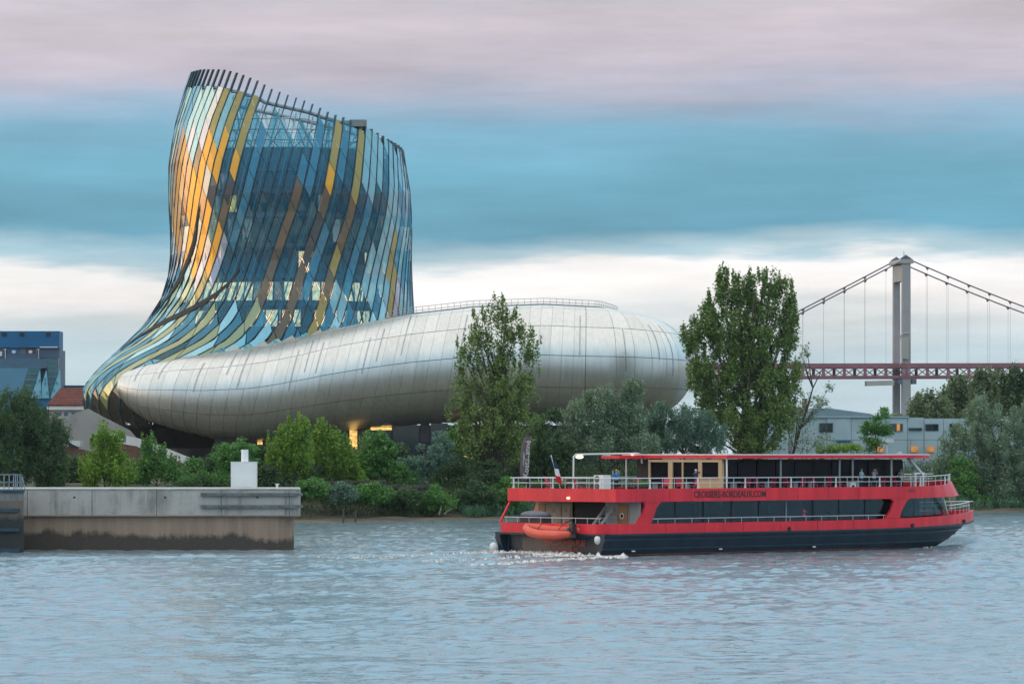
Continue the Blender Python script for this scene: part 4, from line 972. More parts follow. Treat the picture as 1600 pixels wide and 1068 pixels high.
plant('airy_poplar', 'tall airy poplar with thin top before the metal ring', 'tree', 466, [(778, 492, 16, 32), (752, 520, 24, 36), (800, 520, 26, 36), (730, 560, 24, 36), (775, 555, 36, 40), (828, 545, 20, 30), (738, 610, 40, 40), (790, 605, 42, 44), (822, 590, 22, 36), (720, 655, 26, 34), (770, 655, 52, 42), (820, 645, 28, 36), (740, 690, 40, 28), (800, 690, 42, 32)], 'airy', 17000, .34, .70, 758, .30, 'poplar', limbs=34, bmat=bark, dens=.8, stems=2)
plant('young_poplar', 'slim yellowish poplar standing inside the airy poplar outline', 'tree', 461, [(785, 585, 11, 30), (785, 625, 17, 32), (783, 665, 19, 30), (806, 700, 15, 26), (760, 690, 20, 26)], 'lime', 6500, .30, .7, 785, .12, 'poplar')
plant('leaning_tree', 'thin pale leaning trunk with a small dark crown near the boat stern', 'tree', 458, [(745, 705, 24, 18), (768, 712, 20, 16)], 'green', 2600, .30, .7, 772, .17, bmat=bark2)
plant('dark_tree', 'near black tree behind the brown feather flag', 'tree', 474, [(850, 690, 30, 42), (868, 655, 12, 22), (838, 725, 40, 32), (880, 715, 24, 36), (800, 740, 30, 26)], 'dark', 15000, .32, .85, 852, .2)
plant('willow_tree', 'grey green willow right of the feather flag', 'tree', 470, [(905, 655, 36, 34), (945, 640, 36, 40), (985, 615, 22, 28), (985, 650, 34, 36), (890, 695, 40, 36), (940, 695, 46, 34), (1000, 695, 34, 30), (918, 630, 14, 20)], 'willow', 42000, .36, .85, 940, .3, 'willow')
plant('willow_tree', 'low blue green willow left of the large poplar', 'tree', 476, [(1040, 655, 26, 28), (1075, 660, 34, 30), (1110, 672, 34, 28), (1045, 690, 40, 26), (1105, 695, 40, 22), (1020, 670, 22, 30)], 'bluegreen', 30000, .34, .85, 1070, .25, 'willow')
plant('large_poplar', 'large dense poplar with ragged flat top left of the bridge', 'tree', 492, [(1128, 452, 15, 32), (1152, 470, 22, 42), (1178, 462, 20, 40), (1205, 466, 20, 42), (1232, 478, 16, 40), (1110, 500, 24, 40), (1085, 530, 22, 32), (1140, 530, 40, 48), (1190, 530, 40, 50), (1232, 525, 22, 40), (1090, 580, 30, 42), (1135, 595, 42, 48), (1190, 595, 44, 48), (1235, 600, 26, 34), (1110, 640, 32, 36), (1160, 655, 44, 40), (1215, 650, 36, 34), (1180, 690, 46, 24)], 'poplar', 52000, .36, .95, 1172, .5, 'poplar', limbs=16, stems=4, dens=1.15)
plant('sparse_tree', 'sparse twiggy tree leaning out right of the large poplar', 'tree', 500, [(1250, 660, 30, 28), (1272, 630, 24, 22), (1296, 607, 12, 10), (1262, 690, 34, 18), (1238, 640, 20, 24), (1258, 555, 12, 26), (1290, 690, 22, 18)], 'willow', 2600, .30, .8, 1225, .28, 'round', limbs=26, lean=2.0)
plant('small_tree', 'small round green tree before the pale building', 'tree', 520, [(1372, 662, 20, 20), (1385, 645, 12, 12), (1355, 672, 16, 16), (1362, 694, 22, 14), (1385, 672, 12, 18)], 'green', 4200, .30, .7, 1370, .12)
plant('leafy_shrub', 'pale green low shrubs along the pale building wall', 'shrub', 515, [(1320, 700, 30, 10), (1295, 702, 18, 10)], 'lime', 2500, .28, .6, 1312, .06)
for i, (px, py, rx, ry, lf, lab) in enumerate((
        (485, 762, 22, 16, 'green', 'low bush on the bank at the left end of the wharf'), (530, 770, 26, 16, 'bluegreen', 'grey green bush hanging over the wharf beams'),
        (575, 772, 28, 18, 'green', 'mid green bush below the wharf deck'), (625, 778, 30, 18, 'dark', 'dark bush right of the last wharf post'),
        (675, 780, 28, 20, 'green', 'leafy bush above the driftwood branches'), (740, 775, 36, 22, 'dark', 'dark bush at the foot of the leaning trunk'),
        (548, 740, 22, 18, 'lime', 'small bright bush behind the wharf guard beam'), (620, 745, 26, 18, 'green', 'green bush between round bush and grey green bush'),
        (415, 745, 18, 16, 'dark', 'dark low bush just right of the white cabinet'), (790, 770, 26, 24, 'green', 'green bush beside the boat stern rail'))):
    plant('leafy_shrub', lab, 'shrub', 440, [(px, py, rx*1.1, ry*1.1), (px-rx*.7, py+5, rx*.7, ry*.8), (px+rx*.7, py+3, rx*.7, ry*.9), (px+rx*.2, py-ry*.6, rx*.5, ry*.6)], lf, 7500, .28, .75, px, .06, mg=(8.5 if py > 755 else 19), seed=200+i)
for i, (px, py, rx, ry, lf, lab) in enumerate((
        (118, 738, 26, 26, 'dark', 'dark bush between the big left tree and the feathery shrub'), (205, 742, 24, 22, 'dark', 'dark bush right of the feathery shrub'),
        (300, 738, 26, 20, 'green', 'green bush below the lower end of the white parapet'), (335, 735, 22, 24, 'dark', 'dark bush left of the rounded shrub'),
        (408, 722, 18, 30, 'dark', 'tall dark bush close behind the white cabinet'), (425, 742, 24, 22, 'green', 'green bush at the foot of the first yellow green tree'),
        (550, 728, 24, 28, 'dark', 'dark bush left of the round green bush'), (622, 722, 22, 30, 'dark', 'dark bush right of the round green bush'),
        (712, 700, 26, 40, 'green', 'green tree at the left skirt of the airy poplar'), (838, 690, 18, 40, 'green', 'green tree at the right skirt of the airy poplar'))):
    plant('leafy_shrub', lab, 'shrub', 450, [(px, py, rx, ry), (px-rx*.6, py+8, rx*.7, ry*.7), (px+rx*.6, py+6, rx*.7, ry*.8), (px+rx*.1, py-ry*.5, rx*.6, ry*.6)], lf, 7500, .30, .8, px, .08, mg=27, seed=300+i)
# right bank
plant('willow_tree', 'silvery willow standing on the bank at the right edge', 'tree', 534, [(1535, 650, 34, 36), (1570, 690, 48, 48), (1510, 695, 40, 44), (1530, 740, 46, 40), (1590, 740, 40, 44), (1600, 660, 30, 36), (1480, 730, 22, 36), (1560, 775, 50, 26), (1640, 700, 40, 60)], 'willow', 60000, .38, .95, 1550, .35, 'willow', dens=.95, mg=14)
plant('leafy_shrub', 'darker green shrub below the silvery willow near the bow', 'shrub', 530, [(1505, 745, 26, 36), (1490, 775, 24, 24), (1520, 780, 30, 18)], 'green', 8000, .32, .8, 1505, .12, mg=9)
plant('leafy_shrub', 'dark waterside scrub at the far right', 'shrub', 533, [(1570, 788, 34, 14), (1610, 788, 30, 16), (1540, 790, 26, 10)], 'reed', 7000, .32, .8, 1575, .08, mg=9)
for i, (lab, px, py, rx, ry, n_) in enumerate((
        ('olive green hilltop tree just right of the pylon', 1455, 648, 34, 26, 7000), ('tall dark hilltop tree at the right edge', 1585, 625, 34, 44, 9000),
        ('hilltop tree with pointed top left of the dark one', 1540, 625, 32, 42, 9000), ('hilltop tree sloping down towards the bridge', 1500, 632, 34, 38, 9000), ('low pointed tree at the pylon foot', 1431, 650, 12, 20, 2500))):
    plant('hilltop_tree', lab, 'tree', 700 + 12*i, [(px, py, rx, ry), (px-rx*.4, py-ry*.45, rx*.35, ry*.5), (px+rx*.4, py-ry*.4, rx*.35, ry*.5), (px, py-ry*.7, rx*.3, ry*.4), (px, py+ry*.8, rx*1.1, ry*.6)], 'far' if i != 1 else 'dark', n_, .55, 1.5, px, .3, 'poplar', group='trees on the rise behind the pale building', seed=90+i)
plant('leafy_shrub', 'far hedge of green scrub along the foot of the bridge', 'shrub', 900, [(1400, 655, 30, 8), (1440, 655, 30, 10), (1350, 657, 40, 7)], 'far', 4500, .55, 1.3, 1400, .1)
# ground cover on the bank slope, nobody could count it
rng = np.random.default_rng(77)
cs, rs, ct = [], [], []
for i in range(1500):
    X = rng.uniform(-40, 92); o = rng.uniform(8, 34); Y = bank(X) + o; z = gz(X, Y)
    h = .6 + 1.2*rng.random() + (1.2 if o > 12 else 0)
    cs.append((X, Y, z + h*.35)); rs.append((1.1 + .6*rng.random(), 1.1, h*.8)); ct.append(int(44 + 30*rng.random()))
v, f = leaves(np.array(cs), np.array(rs), np.array(ct), .36, rng, .35, .8)
tag(link('bank_undergrowth', np_mesh('bank_undergrowth', v, f, LM['dark'])), 'tangled dark green undergrowth covering the river bank', 'undergrowth', kind='stuff')
cs, rs, ct = [], [], []
for i in range(520):
    X = rng.uniform(-6, 8) if i % 2 else rng.uniform(40, 90); o = rng.uniform(6.5, 13); Y = bank(X) + o; z = gz(X, Y)
    cs.append((X, Y, z + .5)); rs.append((.6, .6, .9)); ct.append(46)
v, f = leaves(np.array(cs), np.array(rs), np.array(ct), .62, rng, .14, 2.2)
tag(link('reed_bed', np_mesh('reed_bed', v, f, LM['reed'])), 'upright blue green reeds along the waterline', 'reeds', kind='stuff')
# old timber wharf along the bank
wood = mat('weathered_timber', (.075, .068, .06), .85, var=.4, vscale=1.5); 
wh = empty('timber_wharf', (X_(570, 452), 452, .5), 0, 'derelict timber wharf with posts along the overgrown bank', 'wharf')
def wpt(px, Y, py): return P_(px, py, Y)
MB().bar(wpt(466, 454, 753), wpt(540, 457, 751.5), .16, .22).build('guard_beam', wood, wh); MB().bar(wpt(544, 457, 752.5), wpt(603, 460, 750), .16, .22).build('guard_beam', wood, wh)
MB().bar(wpt(466, 454, 762), wpt(672, 463, 759), .5, .38).build('deck_beam', wood, wh)
MB().bar(wpt(640, 462, 766), wpt(668, 463, 765), .4, .3).build('deck_beam', wood, wh)
for i, px in enumerate((472, 531, 603, 662)):
    Y = 454 + i*2.6; p = wpt(px, Y, (761, 762, 752, 764)[i]); MB().tube([(p.x, p.y, gz(p.x, p.y)-.8), (p.x+random.uniform(-.25, .25), p.y, p.z)], .13, 6).build('post', wood, wh)
for i in range(9): 
    a = wpt(470+i*22, 455+i, 761); MB().box(a.x, a.x+1.5, a.y, a.y+3.2, a.z+.2, a.z+.28).build('plank', wood, wh)
for px, Y, h, lab in ((536, 440, 2.2, 'tall mooring stake left of the driftwood'), (555, 442, 1.9, 'shorter mooring stake standing in the bank scrub'),):
    X = X_(px, Y); o = MB().tube([(X, Y, gz(X, Y)-.5), (X+.05, Y, gz(X, Y)+h)], [.14, .11], 7).build('mooring_stake', wood); tag(o, lab, 'stake')
mp_ = MB().tube([(X_(1488, 352), 352, -1), (X_(1488, 352), 352, Z_(764, 352))], .30, 10); tag(mp_.build('mooring_pile', bark2), 'grey mooring pile standing just behind the bow', 'pile')
d1 = MB().tube([P_(686, 804, 455), P_(688, 796, 455.2), P_(690, 790, 455.5)], [.10, .07, .03], 5).build('driftwood_branch', bark2); tag(d1, 'bare upright driftwood branch at the waterline', 'branch')
d2 = MB().tube([P_(694, 803, 455), P_(700, 797, 455.2), P_(708, 793, 455.5)], [.10, .07, .03], 5).build('driftwood_branch', bark2); tag(d2, 'bare forked driftwood branch leaning right at the waterline', 'branch')
# feather flag on the bank
FY = 470.0
ff_ = empty('feather_flag', (X_(815, FY), FY, gz(X_(815, FY), FY)), 0, 'tall brown feather flag with vertical white lettering behind the boat', 'flag')
fl = mat('flag_brown_cloth', (.15, .10, .11), .8, var=.15)
outl_l = [(813, 750), (812.5, 730), (813, 712), (815, 695), (818, 685), (822, 681)]; outl_r = [(820, 750), (826, 738), (828, 722), (827, 705), (829, 690), (832, 681)]
rows = [[P_(a[0], a[1], FY), P_((a[0]*2+b[0])/3, a[1], FY-.12), P_((a[0]+2*b[0])/3, (a[1]+b[1])/2, FY+.06), P_(b[0], b[1], FY)] for a, b in zip(outl_l, outl_r)]
mb = MB(); mb.grid(rows); mb.grid([[p + Vector((0, .03, 0)) for p in r_] for r_ in rows], flip=True); cl = mb.build('cloth', fl, ff_, smooth=True)
MB().tube([P_(813.4, 752, FY+.1) - Vector((0, 0, 1.6)), P_(812.6, 720, FY+.05), P_(816, 688, FY+.05), P_(823, 680, FY+.05), P_(832, 680.5, FY+.05)], [.06, .05, .04, .03, .02], 6).build('pole', mat('pole_black', (.03, .03, .03), .5), ff_)
def add_text(body, size, M, mtl, parent, local=False, **kw):
    me = text_mesh(body, size, **kw); me.transform(M); me.materials.clear(); me.materials.append(mtl); return link('lettering', me, parent, local)
tw = mat('lettering_white', (.62, .62, .60), .6, var=0); tr_ = mat('lettering_rust', (.35, .10, .07), .6, var=0)
Mt = Matrix.Translation(P_(822.5, 731, FY-.30)) @ Matrix.Rotation(R(90), 4, 'X') @ Matrix.Rotation(R(86), 4, 'Z')
add_text('Koeta', .95, Mt, tw, cl)
Mt = Matrix.Translation(P_(824.0, 703, FY-.30)) @ Matrix.Rotation(R(90), 4, 'X') @ Matrix.Rotation(R(84), 4, 'Z')
add_text('Cann\u00e9', .95, Mt, tw, cl)
Mt = Matrix.Translation(P_(823.0, 718, FY-.30)) @ Matrix.Rotation(R(90), 4, 'X') @ Matrix.Rotation(R(86), 4, 'Z')
add_text('&', .7, Mt, tr_, cl)
Mt = Matrix.Translation(P_(817.8, 717, FY-.30)) @ Matrix.Rotation(R(90), 4, 'X') @ Matrix.Rotation(R(89), 4, 'Z')
add_text('restaurant', .40, Mt, tw, cl)
# ================================================================ river cruise boat
SC = boat_pt(0, 6.3); BM = Matrix.Translation(SC) @ Matrix.Rotation(BA, 4, 'Z')
boat = empty('cruise_boat', SC, BA, 'red and black double deck river cruise boat', 'boat')
redp = mat('boat_red_paint', (.74, .032, .052), .36, var=.22, vscale=1.0, spec=.3, bump=.10, bscale=1.0, stretch=(.9, .9, .22)); blkp = mat('hull_navy_black', (.008, .022, .040), .42, vscale=1.0, spec=.35, col2=(.020, .040, .060), stretch=(.8, .8, .18), bump=.1, bscale=1.0)
antif = mat('antifouling_rust', (.20, .05, .04), .7, var=.3); trans = mat('transom_brown', (.11, .085, .08), .5, var=.35, vscale=.8)
wht = mat('boat_white', (.72, .73, .73), .4, var=.05); gryp = mat('boat_grey', (.30, .33, .35), .5, var=.1); cream = mat('boat_cream', (.50, .35, .20), .55, var=.08)
railp = mat('rail_white', (.62, .64, .66), .4, .2, var=.05); deckm = mat('deck_grey', (.22, .23, .24), .7, var=.15); dgl = mat('boat_dark_glass', (.006, .006, .010), .30, var=.3, vscale=.4, spec=.12)
sgl = glassy('boat_tinted_glass', (.42, .50, .54), .03, .35, rcol=(.6, .85, 1), rough=.02); drk = mat('interior_dark', (.012, .012, .016), .7, var=.3, vscale=.4)
brnd = mat('door_brown', (.33, .16, .07), .5, var=.15); ltx = emit('deck_lamp_warm', (1.0, .78, .45), 3.0)
LB = boat
def B(mb, name, m_, par=None, smooth=False): return mb.build(name, m_, par or boat, smooth, local=True)
def tt(x, a=33., w=18.): return min(1., max(0., (x-a)/w))
def hb(x): return 6.3*(1 - tt(x)**2.4)*.97 + .03*6.3 if x < 50.99 else .25
def zs(x): return 1.75 + .45*tt(x, 24, 27)**2
def zr(x): return 2.52 + .55*tt(x, 24, 27)**2
def path(inset=0., r=1.0, n=34, xend=51., hbf=hb, x0=0.):
    """plan outline: starboard bow -> stern -> port bow"""
    xs_ = [xend - (xend-x0-r)*(i/n)**1.6*1.0 if False else xend + (x0+r-xend)*(1-(1-i/n)**1.6) for i in range(n+1)]
    st = [(x, -max(.12, hbf(x)-inset)) for x in xs_]
    w = hbf(x0+r)-inset; q = max(.05, r-inset)
    c1 = [(x0+r - q*math.sin(a), -w + q - q*math.cos(a)) for a in np.linspace(0, math.pi/2, 7)[1:]]
    half = st + c1
    return half + [(x, -y) for x, y in reversed(half)]
def band(name, z0, z1, m_, inset=0., thick=.12, xend=51., hbf=hb, x0=0., r=1.0, lean=0., par=None, close=False):
    po, pi = path(inset, r, xend=xend, hbf=hbf, x0=x0), path(inset+thick, r, xend=xend, hbf=hbf, x0=x0); rows = []
    for (xo, yo), (xi, yi) in zip(po, pi):
        a, b_ = z0(xo), z1(xo); lb_ = lean*tt(xo, 36, 12)
        rows.append([(xo + lb_, yo, a), (xo, yo, b_), (xi-.02, yi, b_), (xi-.02+lb_, yi, a), (xo + lb_, yo, a)])
    mb = MB(); mb.grid(rows)
    if close:
        n_ = len(rows); mb.add([rows[0][0], rows[0][1], rows[-1][1], rows[-1][0]], [(0, 1, 2, 3)])
    return B(mb, name, m_, par)
# hull shell
Lw = lambda z: 46.2 + 4.8*max(0, min(1, z/2.0))**.8
rows_s, levels = [], [(-.9, .80), (0., .90), (.45, .935), (1.15, .975), (1.75, 1.0)]
ss = [1-(1-i/44)**1.5 for i in range(45)]
def hull_side(sg):
    rows = []
    for s in ss:
        row = []
        for z, k in levels:
            x = s*Lw(z); xr = s*51.; zz = z if z < 1.7 else zs(xr)
            if 0 < z < 1.7: zz = z*(zs(xr)/1.75)
            row.append((x, sg*hb(xr)*k*(1 if s < .999 else .3), zz))
        rows.append(row)
    return rows
mb = MB(); mb.grid(hull_side(-1)); mb.grid(hull_side(1), flip=True)
a, b_ = hull_side(-1)[-1], hull_side(1)[-1]; mb.grid([a, b_], flip=False)
for sg in (-1, 1):             # sponson ends closing the shell at the stern
    r0 = hull_side(sg)[0]; mb.grid([r0, [(0.0, sg*(abs(q[1])-.55), q[2]) for q in r0], [(.8, sg*(abs(q[1])-.6), q[2]) for q in r0]], flip=sg > 0)
hullo = B(mb, 'hull', blkp, smooth=False)
for z, w in ((.55, .07), (1.28, .09)):
    for sg in (-1, 1):
        pts = []
        for s in ss[:-5]:
            xr = s*51.; k = interp(z, [q[0] for q in levels], [q[1] for q in levels]); pts.append((s*Lw(z), sg*(hb(xr)*k + .03), z*zs(xr)/1.75))
        B(MB().tube(pts, w, 5), 'rub_rail', mat('rub_rail_steel', (.03, .06, .085), .35, .3, var=.2), hullo)
pts = [(s*Lw(0), -(hb(s*51.)*.90 + .02), .10) for s in ss[:-2]]; B(MB().tube(pts, .10, 4), 'boot_stripe', antif, hullo)
B(MB().bar((.4, 5.2, .2), (.75, 5.2, 1.7), .12, .12), 'rudder_post', blkp)
band('guard_rail', lambda x: zs(x)-.16, lambda x: zs(x)-.003, blkp, -.10, .4)
band('bulwark', zs, zr, redp, -.05, .14, r=1.3)
# transom
tm = B(MB().box(.66, .9, -5.75, 5.75, -.6, 1.74), 'transom', blkp); B(MB().box(.615, .655, -2.0, 3.7, -.6, 1.72), 'transom_plate', trans, tm)
def text_on(body, size, loc, rot, mtl, par, width=None, bold=0.0, space=1.0):
    me = text_mesh(body, size, depth=.008, bold=bold, space=space)
    xs_ = [v.co.x for v in me.vertices]; w = max(xs_)-min(xs_)
    if width: me.transform(Matrix.Diagonal((width/w, 1, 1, 1)))
    me.transform(Matrix.Translation(loc) @ rot); me.materials.clear(); me.materials.append(mtl); return link('lettering', me, par, True)
RS = Matrix.Rotation(R(90), 4, 'X'); RT = Matrix.Rotation(R(-90), 4, 'Z') @ RS
txr = mat('lettering_red', (.50, .08, .06), .5, var=0); txd = mat('lettering_dark', (.045, .012, .02), .5, var=0)
text_on('SICAMBRE', .62, Vector((.60, -1.15, .98)), RT, txr, tm, width=4.7, bold=.012)
text_on('BORDEAUX', .40, Vector((.60, -1.2, .42)), RT, txr, tm, width=2.9, bold=.006)
# decks
def slab(name, z0, z1, m_, inset, xend, hbf, x0, r=1.0, zf=None):
    p = path(inset, r, xend=xend, hbf=hbf, x0=x0); mb = MB(); rows = [[(x, y, z0+(zf(x) if zf else 0)), (x, -y, z0+(zf(x) if zf else 0))] for x, y in p[:len(p)//2]]; mb.grid(rows, flip=True)
    mb.grid([[(x, y, z1+(zf(x) if zf else 0)), (x, -y, z1+(zf(x) if zf else 0))] for x, y in p[:len(p)//2]]); return B(mb, name, m_)
slab('lower_deck', 1.80, 1.90, deckm, .12, 50.5, hb, .1, zf=lambda x: .3*tt(x, 24, 27)**2)
def hu(x): return 6.28*(1 - tt(x, 33.5, 14.4)**2.6)*.96 + .04*6.28 if x < 47.79 else .3
def zu0(x): return 4.22 + .22*tt(x, 30, 18)**2
def zu1(x): return 5.24 + .45*tt(x, 36, 12)**2
slab('upper_deck', 4.30, 4.98, deckm, .14, 47.2, hu, 1.35, zf=lambda x: .2*tt(x, 30, 18)**2)
fas = band('upper_fascia', zu0, zu1, redp, 0, .13, xend=47.8, hbf=hu, x0=1.3, r=.18, lean=1.1, close=True)
text_on('CROISIERE-BORDEAUX.COM', .74, Vector((14.0, -6.295, 4.74)), RS, txd, fas, width=8.3, bold=.016)
text_on('SICAMBRE', .50, Vector((35.2, -6.24, 4.86)), RS, mat('lettering_worn', (.34, .05, .065), .5, var=0), fas, width=2.6)
weld = mat('weld_seam', (.42, .022, .030), .5, var=.2)
for x in np.arange(6.6, 33, 4.4): B(MB().box(x, x+.035, -6.375, -6.345, zs(x)+.02, zr(x)-.02), 'plate_seam', weld)
for x in np.arange(3.4, 33, 3.7):
    if not 9.3 < x < 18.4: B(MB().box(x, x+.03, -6.30, -6.275, 4.25, 5.2), 'plate_seam', weld)
# side struts
for sg in (-1, 1):
    y = sg*6.24; dy = -sg*.22
    for poly in ([(3.5, 2.45), (5.05, 2.45), (5.35, 3.0), (5.75, 3.8), (6.3, 4.25), (4.3, 4.25), (4.45, 3.9), (4.2, 3.3)],
                 [(32.7, 2.6), (34.5, 2.62), (34.8, 3.3), (35.4, 4.0), (36.0, 4.30), (33.2, 4.28), (33.75, 4.0), (33.3, 3.2)]):
        B(MB().prism([(x, y + (0 if x < 33 else -sg*(6.3-hb(x))), z) for x, z in poly], (0, dy, 0)), 'side_strut', redp)
for sg in (-1, 1): B(MB().bar((41.6, sg*4.75, 4.35), (43.2, sg*3.9, 2.8), .24, .16), 'raked_post', wht)
B(MB().bar((1.5, 6.0, 4.3), (.4, 6.1, 2.5), .16, .12), 'stern_brace', redp)
# lower saloon
core = B(MB().box(6.0, 33.5, -3.6, 5.5, 1.95, 4.29), 'lower_saloon', mat('saloon_interior', (.025, .035, .045), .6, var=.5, vscale=.5))
nx = 9
for sg in (-1, 1):
    y0 = sg*5.62
    for i in range(nx):
        xa, xb = 5.2 + i*3.2, 5.2 + (i+1)*3.2 - .10
        B(MB().box(xa, xb, min(y0, y0+sg*.06), max(y0, y0+sg*.06), 2.0, 4.22), 'window_pane', sgl)
        B(MB().box(xb, xb+.10, min(y0-sg*.04, y0+sg*.1), max(y0-sg*.04, y0+sg*.1), 2.0, 4.24), 'window_post', gryp if i == 4 else drk)
    pts = [(x, sg*(hb(x)-.95), 0) for x in np.linspace(34.2, 42.6, 6)]
    for i in range(5):
        p, q = pts[i], pts[i+1]; B(MB().hexa([(p[0], p[1], 2.0), (q[0]-.06, q[1], 2.0), (q[0]-.06, q[1]-sg*.08, 2.0), (p[0], p[1]-sg*.08, 2.0), (p[0], p[1], 4.35), (q[0]-.06, q[1], 4.35), (q[0]-.06, q[1]-sg*.08, 4.35), (p[0], p[1]-sg*.08, 4.35)]), 'window_pane', sgl)
B(MB().box(34.3, 40.5, -3.2, 3.2, 2.0, 4.4), 'bow_lounge', drk)
# tables and lit bits glimpsed through the saloon glass
for i in range(7):
    x = 8 + i*3.6 + random.uniform(-.4, .4); B(MB().box(x, x+1.1, -5.45, -4.85, 2.62, 2.68), 'saloon_table', mat('table_linen', (.40, .42, .44), .7))
    B(MB().box(x+1.3, x+1.75, -5.4, -4.9, 2.0, 2.95), 'saloon_chair', mat('saloon_chair_grey', (.10, .12, .15), .7))
cur = mat('saloon_curtain', (.10, .17, .21), .8, var=.3, vscale=1.5, stretch=(4, 1, .3))
for x, w in ((5.6, .7), (11.4, .5), (17.6, .9), (21.3, 2.2), (27.0, .6), (30.6, 1.0)): B(MB().box(x, x+w, -5.3, -5.2, 2.2, 4.2), 'saloon_curtain', cur)
for i in range(9):              # seat backs along the windows
    x = 7.2 + i*2.9; B(MB().hexa([(x, -5.0, 2.0), (x+.5, -5.0, 2.0), (x+.5, -4.4, 2.0), (x, -4.4, 2.0), (x-.12, -5.0, 3.15), (x+.1, -5.0, 3.15), (x+.1, -4.4, 3.15), (x-.12, -4.4, 3.15)]), 'saloon_seat', mat('saloon_seat_blue', (.05, .09, .13), .7, var=.2))
for i in range(6): B(MB().box(8.2+i*4.3, 8.6+i*4.3, -3.72, -3.605, 2.9, 3.9), 'saloon_picture', mat('saloon_picture_teal', (.09, .20, .23), .4, var=.6, vscale=2))
for x in (14.0, 18.6): B(MB().ell((x, -5.2, 3.9), .28, .28, .4, 8, 6), 'pendant_lamp', mat('lamp_shade_mauve', (.36, .25, .32), .7))
for z in (2.95, 3.3): B(MB().ell((23.6, -5.45, z), .13, .13, .13, 8, 6), 'red_signal_light', emit('signal_red', (1, .06, .12), .9))
# lower side handrails
for sg in (-1, 1):
    pts = [(x, sg*6.1, 2.88) for x in np.linspace(5.2, 32.8, 12)]; hr = B(MB().tube(pts, .035, 5), 'side_handrail', railp)
    for x in np.arange(6, 32.8, 1.9): B(MB().tube([(x, sg*6.1, 2.5), (x, sg*6.1, 2.88)], .025, 4), 'handrail_post', railp, hr)
# stern porch bulkhead (x = 4.2)
def pb(y0, y1, z0, z1, m_, name, d=.0, par=None, t=.06): return B(MB().box(4.2-d-t, 4.2-d, y0, y1, z0, z1), name, m_, par)
pb(1.7, 5.9, 1.92, 4.28, cream, 'porch_bulkhead'); pb(-6.0, -4.8, 1.92, 4.28, gryp, 'porch_bulkhead'); pb(-4.75, -2.1, 1.92, 4.28, gryp, 'porch_bulkhead')
B(MB().box(4.3, 6.4, -2.1, 1.7, 1.9, 4.28), 'porch_passage', drk)
for y0, y1 in ((4.75, 5.55), (-4.6, -3.5)):
    d = pb(y0, y1, 1.95, 4.0, brnd, 'porch_door', .062, t=.05); ym = (y0+y1)/2
    B(MB().tube([(4.09, ym, 3.1), (4.03, ym, 3.1)], .24, 14), 'porthole_rim', wht, d); B(MB().tube([(4.07, ym, 3.1), (4.015, ym, 3.1)], .15, 12), 'porthole', drk, d)
for y0, y1, z0, z1 in ((2.9, 4.5, 2.0, 4.0), (1.85, 2.75, 2.6, 4.0)):
    q = pb(y0, y1, z0, z1, mat('locker_grey_beige', (.40, .36, .30), .6), 'porch_locker', .062, t=.07); B(MB().box(4.05, 4.066, (y0+y1)/2-.15, (y0+y1)/2+.15, z1-.7, z1-.4), 'notice', mat('notice_red', (.45, .2, .15), .6), q)
for i in range(7): B(MB().box(4.2+.28*i-1.6, 4.5+.28*i-1.6, -2.95, -2.15, 1.95+.32*i, 2.0+.32*i), 'stair_step', gryp)
for y in (-3.0, -2.1): B(MB().bar((2.5, y, 2.1), (4.6, y, 4.2), .05, .22), 'stair_stringer', wht)
sr = B(MB().tube([(.25, y, 2.95) for y in np.linspace(-5.6, 5.4, 8)], .03, 5), 'stern_handrail', railp)
for y in np.linspace(-5.4, 5.2, 9): B(MB().tube([(.25, y, 2.5), (.25, y, 2.95)], .025, 4), 'handrail_post', railp, sr)
# upper railing all round
pr = path(.22, .18, n=60, xend=47.0, hbf=hu, x0=1.35)
def along(pts, step):
    out = [pts[0]]; acc = 0
    for a, b_ in zip(pts, pts[1:]):
        seg = math.dist(a, b_); t = step-acc
        while t <= seg: out.append((a[0]+(b_[0]-a[0])*t/seg, a[1]+(b_[1]-a[1])*t/seg)); t += step
        acc = (acc + seg) % step
    return out
zrail = lambda x: .18*tt(x, 38, 10)
for z, r_ in ((6.06, .042), (5.66, .028)): B(MB().tube([(x, y, z+zrail(x)) for x, y in pr], r_, 5), 'upper_handrail', railp)
for i, (x, y) in enumerate(along(pr, 1.35)):
    if i % 4 == 0: B(MB().prism([(x-.14, y, 5.2), (x+.14, y, 5.2), (x+.06, y, 5.42), (x+.06, y, 6.06), (x-.06, y, 6.06), (x-.06, y, 5.42)], (0, .06, 0)), 'rail_stanchion', wht)
    else: B(MB().tube([(x, y, 5.15), (x, y, 6.06+zrail(x))], .03, 4), 'rail_post', railp)
# bow rail
pbw = [p for p in path(.35, 1.0, n=60, xend=50.6) if p[0] > 42.5]; h2 = len(pbw)//2
for half in (pbw[:h2], pbw[h2:]):
    br_ = B(MB().tube([(x, y, 3.55 + .25*tt(x, 42, 8)) for x, y in half], .045, 5), 'bow_handrail', railp)
    B(MB().tube([(x, y, 3.3 + .2*tt(x, 42, 8)) for x, y in half], .03, 4), 'bow_midrail', railp, br_)
    for x, y in along(half, 1.5): B(MB().tube([(x, y, zr(x)-.1), (x, y, 3.55 + .25*tt(x, 42, 8))], .03, 4), 'handrail_post', railp, br_)
B(MB().tube([(50.6, -.6, 3.8), (50.7, 0, 3.8), (50.6, .6, 3.8)], .045, 5), 'bow_handrail', railp)
for x in (20.8, 36.0, 45.5): B(MB().tube([(x, -(hb(x)+.02), zs(x)+.15), (x, -(hb(x)+.16), zs(x)+.15)], .17, 10), 'mooring_fairlead', mat('fairlead_black', (.01, .01, .012), .5, var=0))
for x in (3.2, 13, 24): B(MB().box(x, x+.35, -6.03, -5.98, .34, .44), 'draught_mark', wht)
